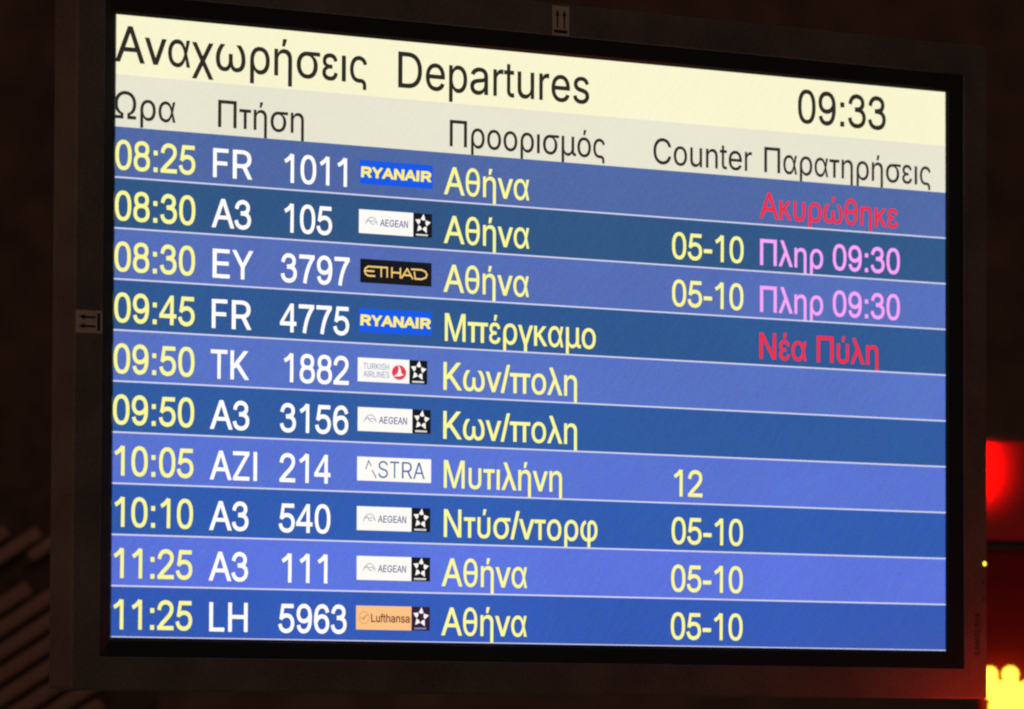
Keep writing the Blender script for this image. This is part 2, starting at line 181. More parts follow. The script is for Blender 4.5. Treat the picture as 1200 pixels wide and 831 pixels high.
C|510|267 -7 242 -6 217 -2 194 5 171 13 150 25 131 39 113 55 97 73 82 93 70 115 59 140 51 166 45 193 41 223 40 254 41 285 45 315 51 343 59 369 70 393 82 415 97 436 113 454 131 470 150 484 171 495 194 504 217 510 242 514 267 516 283 515 298 514 312 511 326 508 340 504 354 499 367 494 379 487 391 479 402 471 413 462 423 452 432 442 440 430 448 418 455 406 461 392 466 378 470 364 473 348 408 348 406 359 403 368 399 378 394 386 389 395 384 402 378 409 372 416 365 423 357 428 350 434 341 438 333 442 324 446 315 449 306 451 297 453 287 455 277 456 267 456 249 455 231 452 215 447 199 441 184 432 169 422 156 410 145 396 134 381 125 364 117 345 111 325 107 303 104 279 103 254 104 229 107 206 111 184 117 163 125 145 134 127 145 112 157 98 170 87 184 76 199 68 215 61 232 57 249 54 267 53 277 53 287 54 297 55 306 57 315 60 324 63 333 67 341 71 350 75 357 81 365 86 372 93 378 99 384 107 389 114 394 123 399 131 403 141 406 150 408 160 473 160 470 145 466 131 461 117 455 103 448 91 440 79 432 67 423 57 413 47 402 38 391 30 379 22 367 15 354 10 341 5 327 0 312 -3 298 -5 283 -6|15 14 87 87 86 15 93 92 8 9 8 92 10 9 92 92 91 10 11 10 91 91 90 11 12 11 90 90 89 12 13 12 89 89 88 13 14 13 88 87 14 88 15 86 85 16 15 85 85 84 16 17 16 84 84 83 17 18 17 83 83 82 18 19 18 82 82 81 19 20 19 81 81 80 20 21 20 80 80 79 21 22 21 79 25 77 76 76 26 25 73 28 74 2 98 3 97 3 98 27 75 74 74 28 27 3 97 4 96 4 97 26 76 75 75 27 26 99 1 100 100 1 0 0 101 100 72 71 29 71 30 29 140 104 103 140 103 141 102 141 103 31 70 69 141 102 0 101 0 102 30 71 70 70 31 30 1 99 2 98 2 99 72 29 73 28 73 29 4 96 5 6 5 96 96 95 6 95 94 6 7 6 94 8 7 94 93 8 94 22 79 78 23 22 78 78 77 23 24 23 77 77 25 24 105 139 138 106 105 138 138 137 106 107 106 137 65 35 66 35 34 66 67 66 34 33 67 34 107 137 136 108 107 136 136 135 108 109 108 135 135 134 109 134 110 109 62 38 63 38 37 63 64 63 37 37 36 64 65 64 36 35 65 36 128 127 116 117 116 127 118 117 127 127 126 118 126 125 118 119 118 125 125 124 119 120 119 124 124 123 120 121 120 123 123 122 121 50 49 51 52 51 49 49 48 52 53 52 48 48 47 53 54 53 47 47 46 54 46 45 54 55 54 45 56 55 45 45 44 56 110 134 133 111 110 133 112 111 133 133 132 112 132 131 112 113 112 131 131 130 113 114 113 130 130 129 114 115 114 129 129 128 115 128 116 115 56 44 57 44 43 57 58 57 43 43 42 58 59 58 42 42 41 59 60 59 41 41 40 60 40 39 60 61 60 39 62 61 39 38 62 39 104 140 139 139 105 104 67 33 68 33 32 68 69 68 32 31 69 32
D|502|219 0 96 0 96 57 215 57 239 58 261 61 282 66 301 72 318 81 333 91 347 103 360 117 370 132 379 149 386 168 392 187 396 209 398 231 399 255 398 279 396 302 392 323 386 342 379 361 370 377 360 392 348 406 335 418 320 428 303 437 285 443 265 448 244 451 221 452 93 452 93 509 225 509 254 507 281 504 307 498 331 489 353 478 373 465 391 450 407 432 421 413 433 391 444 367 451 342 457 315 460 286 462 255 460 224 457 195 451 168 443 142 433 119 421 97 406 77 390 60 371 44 351 31 328 20 303 11 277 5 249 1 125 509 125 0 60 0 60 509 125 452 125 57|69 68 34 34 35 69 2 1 67 1 2 68 34 68 2 35 34 66 65 5 4 65 4 0 3 0 4 36 33 32 32 37 36 0 3 67 2 67 71 34 2 70 66 34 70 33 36 66 29 39 30 6 64 63 63 7 6 38 31 30 30 39 38 8 62 61 61 9 8 7 63 62 62 8 7 28 40 29 39 29 40 5 65 64 64 6 5 37 32 31 31 38 37 52 51 17 18 17 51 19 18 51 51 50 19 11 59 58 58 57 11 12 11 57 57 56 12 13 12 56 56 55 13 14 13 55 55 54 14 15 14 54 54 53 15 16 15 53 53 52 16 52 17 16 19 50 20 50 49 20 21 20 49 49 48 21 22 21 48 48 47 22 23 22 47 47 46 23 24 23 46 46 45 24 25 24 45 45 44 25 9 61 60 10 9 60 60 59 10 59 11 10 25 44 26 44 43 26 43 42 26 27 26 42 42 41 27 28 27 41 40 28 41 33 66 70 2 71 70 67 3 71
E|419|60 0 60 509 372 509 372 452 125 452 125 286 355 286 355 229 125 229 125 57 375 57 375 0|0 9 8 1 0 8 8 5 1 5 4 1 9 0 11 11 10 9 5 8 7 7 6 5 3 2 4 1 4 2
F|410|60 0 60 509 369 509 369 452 125 452 125 278 346 278 346 221 125 221 125 0|9 8 0 8 5 0 1 0 5 3 2 4 5 8 7 7 6 5 1 5 4 4 2 1
G|520|269 -7 242 -6 217 -2 193 5 171 14 149 25 130 39 112 55 96 73 82 93 69 116 59 140 51 166 45 194 41 223 40 254 41 285 45 315 51 343 59 369 69 393 82 415 96 436 112 454 129 470 149 484 170 495 192 504 215 510 239 514 265 516 281 515 296 514 311 511 326 508 340 504 354 498 367 492 380 485 392 478 403 469 414 460 424 450 433 439 441 428 449 416 456 404 462 391 467 377 471 363 474 349 408 349 405 358 401 368 397 377 392 385 387 393 382 401 376 408 370 415 363 421 356 427 349 432 341 437 333 441 324 445 315 448 306 451 296 453 286 455 276 455 265 456 247 455 230 452 214 447 198 441 183 432 169 422 156 410 145 397 134 381 125 364 117 345 111 325 107 303 104 279 103 254 104 229 107 206 111 184 117 163 125 145 134 128 145 112 157 99 170 87 184 76 200 68 216 61 233 57 250 54 269 53 285 54 301 56 317 59 331 65 345 71 357 79 369 88 379 99 388 110 396 123 403 137 408 152 412 168 414 185 415 202 434 199 283 199 283 256 478 256 478 200 477 176 474 152 468 131 461 110 451 91 439 73 426 57 411 43 395 30 377 19 357 10 337 2 315 -3 292 -6 415 199|15 14 87 87 86 15 7 93 8 9 8 93 93 92 9 10 9 92 92 91 10 11 10 91 91 90 11 12 11 90 90 89 12 13 12 89 89 88 13 14 13 88 87 14 88 15 86 85 16 15 85 85 84 16 17 16 84 84 83 17 18 17 83 83 82 18 19 18 82 82 81 19 20 19 81 81 80 20 21 20 80 80 79 21 22 21 79 98 97 3 75 74 27 74 28 27 3 97 4 97 96 4 5 4 96 25 77 76 26 25 76 76 75 26 75 27 26 99 2 1 1 100 99 29 73 72 101 0 102 69 31 70 100 1 0 0 101 100 70 31 71 31 30 71 72 71 30 29 72 30 98 3 2 2 99 98 28 74 73 73 29 28 5 96 6 96 95 6 95 94 6 7 6 94 93 7 94 22 79 78 23 22 78 78 77 23 24 23 77 77 25 24 103 135 134 67 33 68 32 68 33 133 104 134 103 134 104 65 35 66 35 34 66 67 66 34 33 67 34 104 133 132 105 104 132 106 105 132 132 131 106 131 107 106 62 38 63 38 37 63 64 63 37 37 36 64 65 64 36 35 65 36 122 121 117 121 120 117 126 125 111 112 111 125 125 124 112 113 112 124 124 123 113 114 113 123 123 122 114 122 117 114 115 114 117 116 136 117 117 120 116 50 49 51 49 48 51 52 51 48 48 47 52 53 52 47 47 46 53 54 53 46 46 45 54 107 131 130 108 107 130 130 129 108 109 108 129 129 128 109 110 109 128 128 127 110 127 126 110 126 111 110 54 45 55 45 44 55 56 55 44 57 56 44 44 43 57 43 42 57 58 57 42 59 58 42 42 41 59 41 40 59 60 59 40 61 60 40 40 39 61 62 61 39 38 62 39 102 0 135 135 103 102 136 116 118 119 118 116 116 120 119 68 32 69 31 69 32 115 117 136
H|517|60 0 60 509 125 509 125 289 392 289 392 509 457 509 457 0 392 0 392 232 125 232 125 0|0 11 10 1 0 10 10 3 1 3 2 1 9 8 7 7 6 9 4 9 6 6 5 4 3 10 9 9 4 3
I|197|65 0 132 0 132 509 65 509|3 0 1 1 2 3
K|474|53 0 120 0 120 509 53 509 355 509 65 204 159 204 449 509 139 285 383 0 472 0 228 285 120 262 120 204 140 283 185 231 232 281 142 285|3 0 5 5 0 1 4 11 7 3 5 2 12 2 5 12 6 15 5 1 13 12 5 13 6 12 13 7 11 16 11 4 17 14 15 11 14 12 15 15 9 16 9 10 16 11 15 16 14 11 17 8 14 17
L|393|60 0 60 509 125 509 125 57 361 57 361 0|1 0 3 3 0 5 5 4 3 1 3 2
M|628|60 0 60 509 152 509 277 187 279 182 281 177 283 172 285 165 287 159 290 152 292 145 294 138 297 130 299 123 302 115 304 107 307 99 309 92 311 84 314 76 316 69 318 62 320 55 322 49 307 49 309 55 311 61 313 68 316 75 318 83 320 90 323 98 325 106 327 113 330 121 332 129 335 137 337 144 340 151 342 158 344 165 347 171 349 177 351 182 352 187 476 509 568 509 568 0 504 0 504 291 504 297 504 304 504 312 504 319 504 327 505 335 505 343 505 352 505 360 505 369 505 377 506 386 506 395 506 404 506 413 506 422 507 431 507 440 507 449 507 457 513 457 510 448 507 438 504 429 501 419 498 409 494 400 491 390 488 381 485 372 482 363 479 354 476 345 473 337 470 329 467 322 465 315 462 308 460 302 458 296 456 291 342 0 286 0 170 291 168 296 166 301 164 307 162 314 159 321 156 328 154 336 151 344 148 352 145 361 142 370 139 379 136 388 132 398 129 408 126 417 122 427 119 437 116 447 112 457 119 457 119 449 119 441 120 433 120 425 120 416 120 407 120 398 121 389 121 381 121 372 121 363 121 354 121 345 121 337 122 328 122 320 122 312 122 305 122 298 122 291 122 0 315 73 120 434|111 116 112 116 115 112 113 112 115 115 114 113 128 127 1 127 126 1 126 125 1 121 120 1 120 119 1 113 1 119 119 118 113 112 113 118 111 112 118 118 117 111 135 134 0 1 0 134 134 133 1 133 132 1 132 131 1 128 1 131 131 130 128 130 129 128 1 125 124 124 123 1 121 1 123 123 122 121 116 111 137 115 116 110 110 109 115 100 99 98 98 97 100 96 95 94 6 5 7 96 94 97 10 9 8 12 11 13 15 24 16 18 27 19 27 18 26 26 18 25 18 17 25 24 25 17 16 24 17 14 13 15 24 15 92 105 104 2 106 105 2 107 106 2 108 107 2 109 108 2 115 109 2 114 115 2 113 114 2 1 113 2 28 20 21 21 29 28 23 31 22 30 22 31 29 21 22 22 30 29 33 32 34 37 36 38 35 34 36 43 42 41 89 88 90 87 86 85 39 38 41 41 40 39 75 74 76 53 52 55 55 54 53 61 60 59 46 70 71 69 71 70 46 71 66 72 66 71 67 72 71 68 67 71 71 69 68 59 58 46 61 59 46 62 61 46 63 62 46 64 63 46 46 66 64 65 64 66 49 48 47 47 46 49 50 49 46 51 50 46 52 51 46 55 52 46 56 55 46 57 56 46 46 58 57 72 67 73 67 68 73 90 44 43 79 78 45 78 77 45 77 76 45 76 74 45 74 73 45 73 68 45 68 69 45 69 70 45 70 46 45 24 92 91 91 23 24 25 24 23 23 22 25 26 25 22 22 21 26 27 26 21 21 20 27 27 20 136 44 90 88 104 103 2 85 84 83 94 93 3 3 2 100 101 100 2 102 101 2 103 102 2 100 97 3 97 94 3 20 28 136 19 27 136 83 82 81 45 44 85 87 85 44 88 87 44 85 83 45 80 79 45 45 83 81 81 80 45 31 23 91 91 90 38 41 38 90 43 41 90 38 36 91 36 34 91 34 32 91 32 31 91 7 5 4 93 92 8 10 8 11 8 92 11 13 11 92 15 13 92 8 7 93 4 3 93 93 7 4 111 117 137 110 116 137
N|523|60 0 60 509 136 509 343 183 347 177 350 172 354 165 358 158 363 151 367 143 372 134 377 125 382 116 388 107 393 97 398 87 403 76 409 66 414 55 405 54 404 65 402 87 401 98 401 108 400 119 400 129 400 139 399 148 399 157 399 166 399 174 399 182 399 189 399 195 399 509 463 509 463 0 387 0 202 290 197 298 192 306 187 314 182 322 177 331 172 340 167 349 161 359 154 370 148 381 141 393 134 406 125 421 117 436 108 452 119 454 120 439 120 424 121 410 122 397 122 384 123 371 123 359 124 348 124 338 124 328 125 319 125 311 125 303 125 297 125 291 125 0 120 430|57 56 53 52 53 56 53 52 55 55 54 53 61 60 59 63 62 61 70 69 0 1 0 69 64 63 1 63 61 1 61 59 1 53 1 59 59 58 53 57 53 58 2 49 48 49 2 50 1 69 68 68 67 1 64 1 67 67 66 64 66 65 64 55 52 71 51 50 55 54 55 50 50 2 54 53 54 2 1 53 2 5 4 3 9 8 7 12 11 37 12 37 14 13 12 14 17 19 18 19 17 20 16 20 17 21 16 17 17 18 23 18 36 23 21 17 22 17 23 22 25 24 23 23 36 25 26 25 36 31 30 36 32 31 36 33 32 36 36 35 33 34 33 35 36 18 37 18 19 37 19 20 37 14 37 20 15 14 20 20 16 15 28 27 26 26 36 28 29 28 36 36 30 29 37 11 10 2 48 47 43 42 41 3 2 43 44 43 2 45 44 2 46 45 2 47 46 2 38 3 39 3 43 41 41 40 3 40 39 3 5 3 6 38 37 6 7 6 37 9 7 37 10 9 37 3 38 6 52 56 71 51 55 71
O|533|267 -7 241 -6 217 -2 194 5 171 13 150 25 131 39 113 55 97 73 82 93 70 115 59 140 51 166 45 193 41 223 40 254 41 285 45 315 51 343 59 369 70 393 82 415 97 436 113 454 131 470 150 484 171 495 194 504 217 510 241 514 267 516 293 514 317 510 340 504 363 495 384 484 403 470 421 454 437 436 451 415 464 393 474 369 482 343 488 315 492 285 493 254 492 223 488 193 482 166 474 140 464 115 451 93 437 73 421 55 403 39 384 25 363 13 340 5 317 -2 293 -6 267 53 285 54 302 57 318 61 334 68 349 76 364 86 377 98 388 112 399 127 408 144 416 163 422 183 427 205 429 229 430 254 429 279 427 303 422 325 416 346 408 365 399 382 388 397 377 411 364 423 349 433 334 441 318 447 302 452 285 455 267 456 249 455 232 452 215 447 199 441 184 433 170 422 157 411 145 397 135 381 125 364 117 345 111 325 107 303 104 279 103 254 104 229 107 205 111 183 117 163 125 144 135 127 145 112 157 98 170 86 184 76 199 68 215 61 232 57 249 54|11 10 110 110 109 11 12 11 109 109 108 12 13 12 108 108 107 13 14 13 107 107 106 14 15 14 106 106 105 15 105 104 15 16 15 104 104 103 16 17 16 103 103 102 17 18 17 102 102 101 18 19 18 101 101 100 19 20 19 100 4 115 5 115 114 5 95 26 25 27 94 93 93 28 27 0 60 119 0 119 1 118 1 119 29 92 91 1 118 2 117 2 118 28 93 92 92 29 28 2 117 3 117 116 3 4 3 116 115 4 116 26 95 94 94 27 26 5 114 6 114 113 6 7 6 113 8 7 113 113 112 8 9 8 112 112 111 9 10 9 111 110 10 111 20 100 99 21 20 99 99 98 21 22 21 98 98 97 22 23 22 97 24 23 97 97 96 24 96 95 24 95 25 24 59 62 61 30 90 89 89 31 30 63 58 57 57 64 63 32 88 87 62 59 58 58 63 62 31 89 88 88 32 31 65 56 55 66 65 55 85 84 35 34 85 35 64 57 56 56 65 64 85 34 86 34 33 86 87 86 33 32 87 33 50 49 70 71 70 49 49 48 71 72 71 48 48 47 72 73 72 47 47 46 73 74 73 46 46 45 74 75 74 45 76 75 45 45 44 76 77 76 44 44 43 77 78 77 43 43 42 78 79 78 42 42 41 79 80 79 41 41 40 80 66 55 54 67 66 54 54 53 67 53 52 67 68 67 52 52 51 68 69 68 51 51 50 69 50 70 69 80 40 81 40 39 81 82 81 39 39 38 82 83 82 38 38 37 83 37 36 83 84 83 36 35 84 36 59 61 0 60 0 61 90 30 91 29 91 30
R|449|60 0 60 509 236 509 259 508 280 505 299 501 317 496 333 489 348 480 361 470 372 459 382 447 390 433 397 419 403 403 406 387 409 370 409 352 409 334 406 317 403 301 397 286 390 271 382 258 372 246 361 235 348 226 333 217 317 210 299 205 279 201 258 198 236 198 96 198 96 255 234 255 249 256 263 257 276 259 287 263 298 267 307 272 315 278 322 285 329 292 334 300 338 309 341 319 343 329 345 340 345 352 345 364 343 375 341 386 338 395 334 405 329 413 322 421 315 428 307 434 298 440 287 444 275 448 262 450 248 452 233 452 125 452 125 0 353 0 230 229 303 229 428 0 125 255 125 198 247 198 314 209|33 34 0 1 0 34 33 0 67 34 33 72 34 72 66 1 34 66 63 3 64 2 64 3 33 67 73 74 31 69 69 31 30 37 36 69 35 69 36 64 2 65 66 65 2 1 66 2 29 75 70 30 29 70 39 38 70 40 39 70 70 41 40 61 60 6 5 61 6 70 38 37 61 5 62 5 4 62 63 62 4 3 63 4 24 23 44 45 44 23 23 22 45 46 45 22 22 21 46 47 46 21 21 20 47 20 19 47 48 47 19 49 48 19 19 18 49 18 17 49 50 49 17 51 50 17 17 16 51 16 15 51 52 51 15 53 52 15 15 14 53 14 13 53 54 53 13 55 54 13 13 12 55 12 11 55 56 55 11 11 10 56 31 74 68 30 31 68 29 30 68 75 29 68 70 28 27 27 26 70 41 70 26 42 41 26 26 25 42 43 42 25 25 24 43 24 44 43 56 10 57 10 9 57 58 57 9 9 8 58 59 58 8 8 7 59 60 59 7 6 60 7 32 69 73 69 35 72 72 73 69 33 73 72 69 32 74 37 69 70 30 70 69 28 70 75 68 71 75
S|447|224 -9 202 -8 182 -6 162 -2 144 3 128 9 112 17 98 26 85 36 74 48 64 60 56 74 49 88 44 103 40 120 38 137 104 137 106 125 109 115 112 105 117 96 123 88 130 80 138 74 147 68 156 63 166 59 177 55 188 53 200 51 212 50 224 49 237 50 250 51 263 53 275 56 286 60 296 65 306 71 315 77 323 84 329 92 335 100 340 109 343 119 345 129 346 139 345 149 343 157 341 165 337 172 332 179 326 185 320 190 313 195 305 200 296 205 287 208 277 212 267 216 256 219 245 222 184 239 160 247 138 256 118 266 101 277 86 289 74 303 64 318 57 335 53 353 52 372 53 389 56 405 60 420 67 434 75 448 85 460 96 471 109 481 122 490 138 498 154 504 171 509 189 513 208 515 227 516 247 515 266 513 283 509 300 504 316 498 331 490 344 481 357 471 367 461 377 449 385 436 392 422 396 408 399 393 401 378 337 378 335 393 330 406 323 418 313 428 302 437 289 445 275 451 259 455 243 458 225 459 212 458 200 457 188 455 178 452 167 448 158 443 149 438 141 432 135 425 129 418 124 411 120 402 117 394 116 385 115 376 116 366 118 356 121 348 125 340 131 334 138 327 145 322 152 317 161 312 169 308 178 305 187 301 196 298 204 296 212 293 264 279 273 277 282 274 292 271 302 267 312 264 321 259 331 255 341 249 350 244 359 238 367 231 375 224 382 215 389 207 395 198 399 187 403 177 406 165 408 152 408 139 407 122 405 107 400 92 394 77 386 64 377 51 366 39 353 28 339 19 323 11 306 4 288 -2 268 -6 246 -8|9 8 21 21 20 9 10 9 20 11 10 20 20 19 11 12 11 19 19 18 12 13 12 18 18 17 13 14 13 17 17 16 14 15 14 16 68 67 132 69 68 132 132 131 69 70 69 131 131 130 70 71 70 130 130 129 71 72 71 129 129 128 72 73 72 128 128 127 73 74 73 127 127 126 74 75 74 126 126 125 75 76 75 125 125 124 76 77 76 124 124 123 77 78 77 123 3 26 4 26 25 4 63 138 64 138 137 64 137 136 64 119 118 82 118 83 82 140 62 141 84 117 116 116 85 84 29 1 30 30 1 0 0 31 30 86 115 114 114 113 86 113 87 86 1 29 2 28 2 29 143 142 62 141 62 142 85 116 115 115 86 85 2 28 3 28 27 3 26 3 27 62 140 63 140 139 63 138 63 139 83 118 117 117 84 83 4 25 5 25 24 5 6 5 24 24 23 6 7 6 23 23 22 7 8 7 22 21 8 22 64 136 65 136 135 65 66 65 135 135 134 66 67 66 134 134 133 67 132 67 133 78 123 122 79 78 122 122 121 79 80 79 121 121 120 80 81 80 120 120 119 81 119 82 81 32 178 33 60 144 61 111 89 112 88 112 89 33 178 177 34 33 177 177 176 34 176 35 34 59 146 60 146 145 60 144 60 145 110 90 111 89 111 90 38 37 174 149 56 150 91 109 92 35 176 175 36 35 175 175 174 36 174 37 36 56 149 57 149 148 57 58 57 148 148 147 58 59 58 147 146 59 147 109 91 110 90 110 91 169 168 42 43 42 168 168 167 43 44 43 167 167 166 44 45 44 166 166 165 45 46 45 165 165 164 46 164 163 46 47 46 163 163 162 47 48 47 162 162 161 48 49 48 161 161 160 49 160 159 49 50 49 159 159 158 50 158 157 50 51 50 157 157 156 51 102 101 103 104 103 101 101 100 104 100 99 104 38 174 173 39 38 173 173 172 39 40 39 172 172 171 40 171 170 40 41 40 170 170 169 41 169 42 41 51 156 52 156 155 52 53 52 155 155 154 53 154 153 53 54 53 153 153 152 54 55 54 152 152 151 55 56 55 151 150 56 151 104 99 105 99 98 105 98 97 105 106 105 97 97 96 106 96 95 106 107 106 95 95 94 107 108 107 94 94 93 108 109 108 93 92 109 93 178 32 0 31 0 32 143 62 61 61 144 143 112 88 113 87 113 88
T|449|32 452 32 509 417 509 417 452 257 452 257 0 193 0 193 452|1 0 7 3 2 4 7 6 5 5 4 7 4 2 7 1 7 2
U|517|259 -8 235 -7 213 -4 192 0 172 7 154 15 137 25 121 37 108 50 95 64 85 80 76 97 69 114 64 133 61 153 60 173 60 509 124 509 124 178 125 164 127 150 130 137 135 125 141 113 148 102 156 92 165 83 176 75 187 68 200 62 213 57 227 54 243 52 259 52 275 52 290 54 305 57 318 62 331 68 342 75 352 83 362 92 370 102 377 113 382 125 387 137 390 150 392 164 393 178 393 509 457 509 457 173 456 153 453 133 448 114 441 97 433 80 422 64 410 50 396 37 380 25 363 15 345 7 325 0 304 -4 282 -7|12 11 22 22 21 12 13 12 21 21 20 13 14 13 20 20 19 14 15 14 19 19 18 15 16 15 18 18 17 16 6 5 27 27 26 6 32 1 0 1 32 31 1 31 2 31 30 2 3 2 30 29 3 30 3 29 4 29 28 4 5 4 28 27 5 28 6 26 7 26 25 7 8 7 25 25 24 8 9 8 24 10 9 24 24 23 10 11 10 23 22 11 23 65 35 34 36 64 63 63 37 36 35 65 64 64 36 35 38 62 61 39 38 61 37 63 62 62 38 37 55 54 44 45 44 54 54 53 45 46 45 53 53 52 46 47 46 52 52 51 47 48 47 51 51 50 48 49 48 50 39 61 60 40 39 60 60 59 40 41 40 59 59 58 41 42 41 58 58 57 42 43 42 57 57 56 43 56 55 43 55 44 43 65 34 0 34 33 0 32 0 33
Y|472|203 0 203 208 16 509 91 509 192 344 199 334 205 323 211 313 217 302 222 292 228 282 233 270 238 258 244 245 250 230 224 230 229 245 235 258 240 271 246 282 251 293 257 303 262 313 268 324 274 334 280 344 381 509 455 509 268 208 268 0 236 262|3 2 4 4 2 1 1 6 4 6 5 4 17 11 16 10 16 11 16 10 9 15 16 1 16 9 1 9 8 1 8 7 1 6 1 7 18 12 13 19 14 20 14 19 13 18 13 19 28 23 22 27 26 25 27 25 28 25 24 28 23 28 24 20 14 28 21 20 28 28 22 21 1 0 29 29 28 1 15 1 28 28 14 15 14 13 15 16 15 13 17 16 13 13 12 17 17 12 30 12 18 30 11 17 30
Z|438|42 0 42 46 273 385 280 394 286 403 293 412 299 421 306 431 313 440 320 449 327 458 334 467 341 476 348 454 335 454 323 453 310 453 298 452 285 452 273 452 260 452 248 452 235 452 223 452 40 452 40 509 397 509 397 462 169 129 162 119 155 109 148 100 141 90 134 81 127 71 119 62 112 52 105 43 97 33 90 54 103 55 115 55 127 56 140 56 152 57 164 57 177 57 189 57 202 57 214 57 399 57 399 0 323 453 114 55|39 1 38 38 1 0 40 37 36 36 37 42 42 41 36 40 36 53 35 34 40 39 38 37 37 40 39 40 34 39 38 0 49 49 48 38 48 47 38 47 46 38 46 45 38 45 44 38 44 43 38 37 38 43 42 37 43 39 34 33 33 32 39 32 31 39 1 39 31 31 30 1 30 29 1 29 28 1 1 28 2 15 10 16 10 11 16 12 13 27 27 26 12 13 14 8 9 8 14 14 10 52 11 10 14 14 13 11 13 12 11 27 2 28 3 2 27 4 3 27 5 4 27 27 13 5 6 5 13 7 6 13 13 8 7 16 11 17 11 12 17 18 17 12 19 18 12 20 19 12 21 20 12 22 21 12 23 22 12 12 26 23 49 0 51 51 50 49 25 24 23 23 26 25 10 15 52 9 14 52 36 41 53 35 40 53
a|389|160 -9 146 -8 132 -6 119 -4 106 0 94 5 83 11 73 18 63 26 55 35 48 45 41 55 37 67 33 80 31 93 30 108 31 120 32 132 35 143 39 152 43 161 49 169 55 176 62 182 69 188 78 193 86 198 95 202 105 205 115 208 125 211 136 213 146 215 157 217 168 218 178 220 191 222 203 223 215 224 225 226 234 227 242 228 249 229 255 231 261 233 265 235 269 238 272 241 274 245 275 249 276 255 275 266 274 274 272 282 270 290 267 297 263 303 258 309 253 314 247 318 240 322 232 325 224 328 215 329 206 330 196 331 185 330 175 329 166 328 157 325 149 322 142 319 135 315 128 310 123 306 118 301 113 296 109 290 105 285 102 279 100 274 41 291 47 304 53 317 61 328 69 337 79 346 88 354 99 360 110 366 121 371 133 375 145 379 157 381 169 383 182 384 194 384 202 384 211 384 220 383 229 381 239 379 249 377 258 374 268 370 277 366 286 360 294 354 302 347 310 339 316 330 322 320 327 309 331 297 334 283 336 268 337 251 337 0 277 0 277 52 272 52 270 47 266 41 262 36 257 30 252 25 246 19 239 14 232 9 224 5 215 1 206 -2 195 -5 184 -7 172 -8 170 45 184 46 196 48 207 50 218 54 228 59 237 64 245 71 252 78 258 85 263 93 268 102 271 111 274 119 275 129 276 138 276 190 274 188 271 186 268 185 264 183 259 182 254 181 249 179 243 178 238 177 231 176 225 175 219 174 213 173 206 172 200 171 194 170 189 170 184 169 180 168 175 168 167 167 158 165 150 163 142 161 134 159 127 156 120 152 114 148 108 144 103 139 99 134 96 128 94 121 92 113 92 105 92 97 93 90 95 84 98 78 102 72 106 67 111 63 117 59 123 55 130 52 137 50 145 48 153 47 161 46|8 7 192 9 8 192 192 191 9 10 9 191 191 190 10 11 10 190 190 189 11 12 11 189 189 188 12 13 12 188 188 187 13 14 13 187 187 186 14 15 14 186 186 185 15 16 15 185 17 16 185 185 184 17 18 17 184 184 183 18 19 18 183 20 19 183 183 182 20 21 20 182 22 21 182 182 181 22 23 22 181 181 180 23 24 23 180 25 24 180 82 81 80 80 79 82 79 78 82 83 82 78 84 83 78 78 77 84 198 197 2 176 175 30 175 31 30 2 197 3 197 196 3 177 176 29 176 30 29 72 71 89 90 89 71 0 200 1 199 1 200 32 174 173 173 33 32 135 134 133 133 136 135 34 172 171 94 68 67 134 135 0 200 0 135 33 173 172 172 34 33 92 69 68 93 92 68 68 94 93 198 2 1 1 199 198 31 175 174 174 32 31 90 71 70 91 90 70 70 69 91 69 92 91 3 196 4 196 195 4 5 4 195 195 194 5 6 5 194 194 193 6 7 6 193 192 7 193 25 180 179 26 25 179 179 178 26 27 26 178 28 27 178 178 177 28 177 29 28 84 77 76 85 84 76 86 85 76 76 75 86 75 74 86 87 86 74 74 73 87 88 87 73 73 72 88 72 89 88 167 36 168 36 167 166 96 66 65 65 97 96 130 129 138 163 38 164 63 99 64 98 64 99 131 130 137 130 138 137 36 166 165 37 36 165 165 164 37 164 38 37 97 65 64 64 98 97 39 161 160 160 40 39 41 159 158 126 125 140 40 160 159 159 41 40 102 101 61 62 61 101 100 62 101 138 129 128 139 138 128 128 127 139 127 126 139 126 140 139 38 163 162 162 161 38 161 39 38 62 100 63 99 63 100 156 155 154 119 118 117 148 119 117 149 148 117 150 149 117 117 116 150 151 150 116 49 48 116 50 49 116 116 115 50 51 50 115 115 114 51 52 51 114 114 113 52 53 52 113 144 120 119 145 144 119 146 145 119 147 146 119 119 148 147 154 153 152 152 151 154 43 154 151 44 43 151 45 44 151 46 45 151 47 46 151 151 116 47 116 48 47 53 113 54 113 112 54 112 111 54 55 54 111 111 110 55 56 55 110 110 109 56 109 108 56 57 56 108 108 107 57 140 125 124 141 140 124 124 123 141 123 122 141 142 141 122 122 121 142 121 120 142 143 142 120 120 144 143 41 158 157 42 41 157 157 156 42 156 154 42 154 43 42 57 107 58 107 106 58 106 105 58 59 58 105 105 104 59 60 59 104 104 103 60 61 60 103 102 61 103 136 133 132 132 131 136 131 137 136 171 170 169 34 171 169 35 34 169 169 168 35 168 36 35 94 67 66 95 94 66 66 96 95
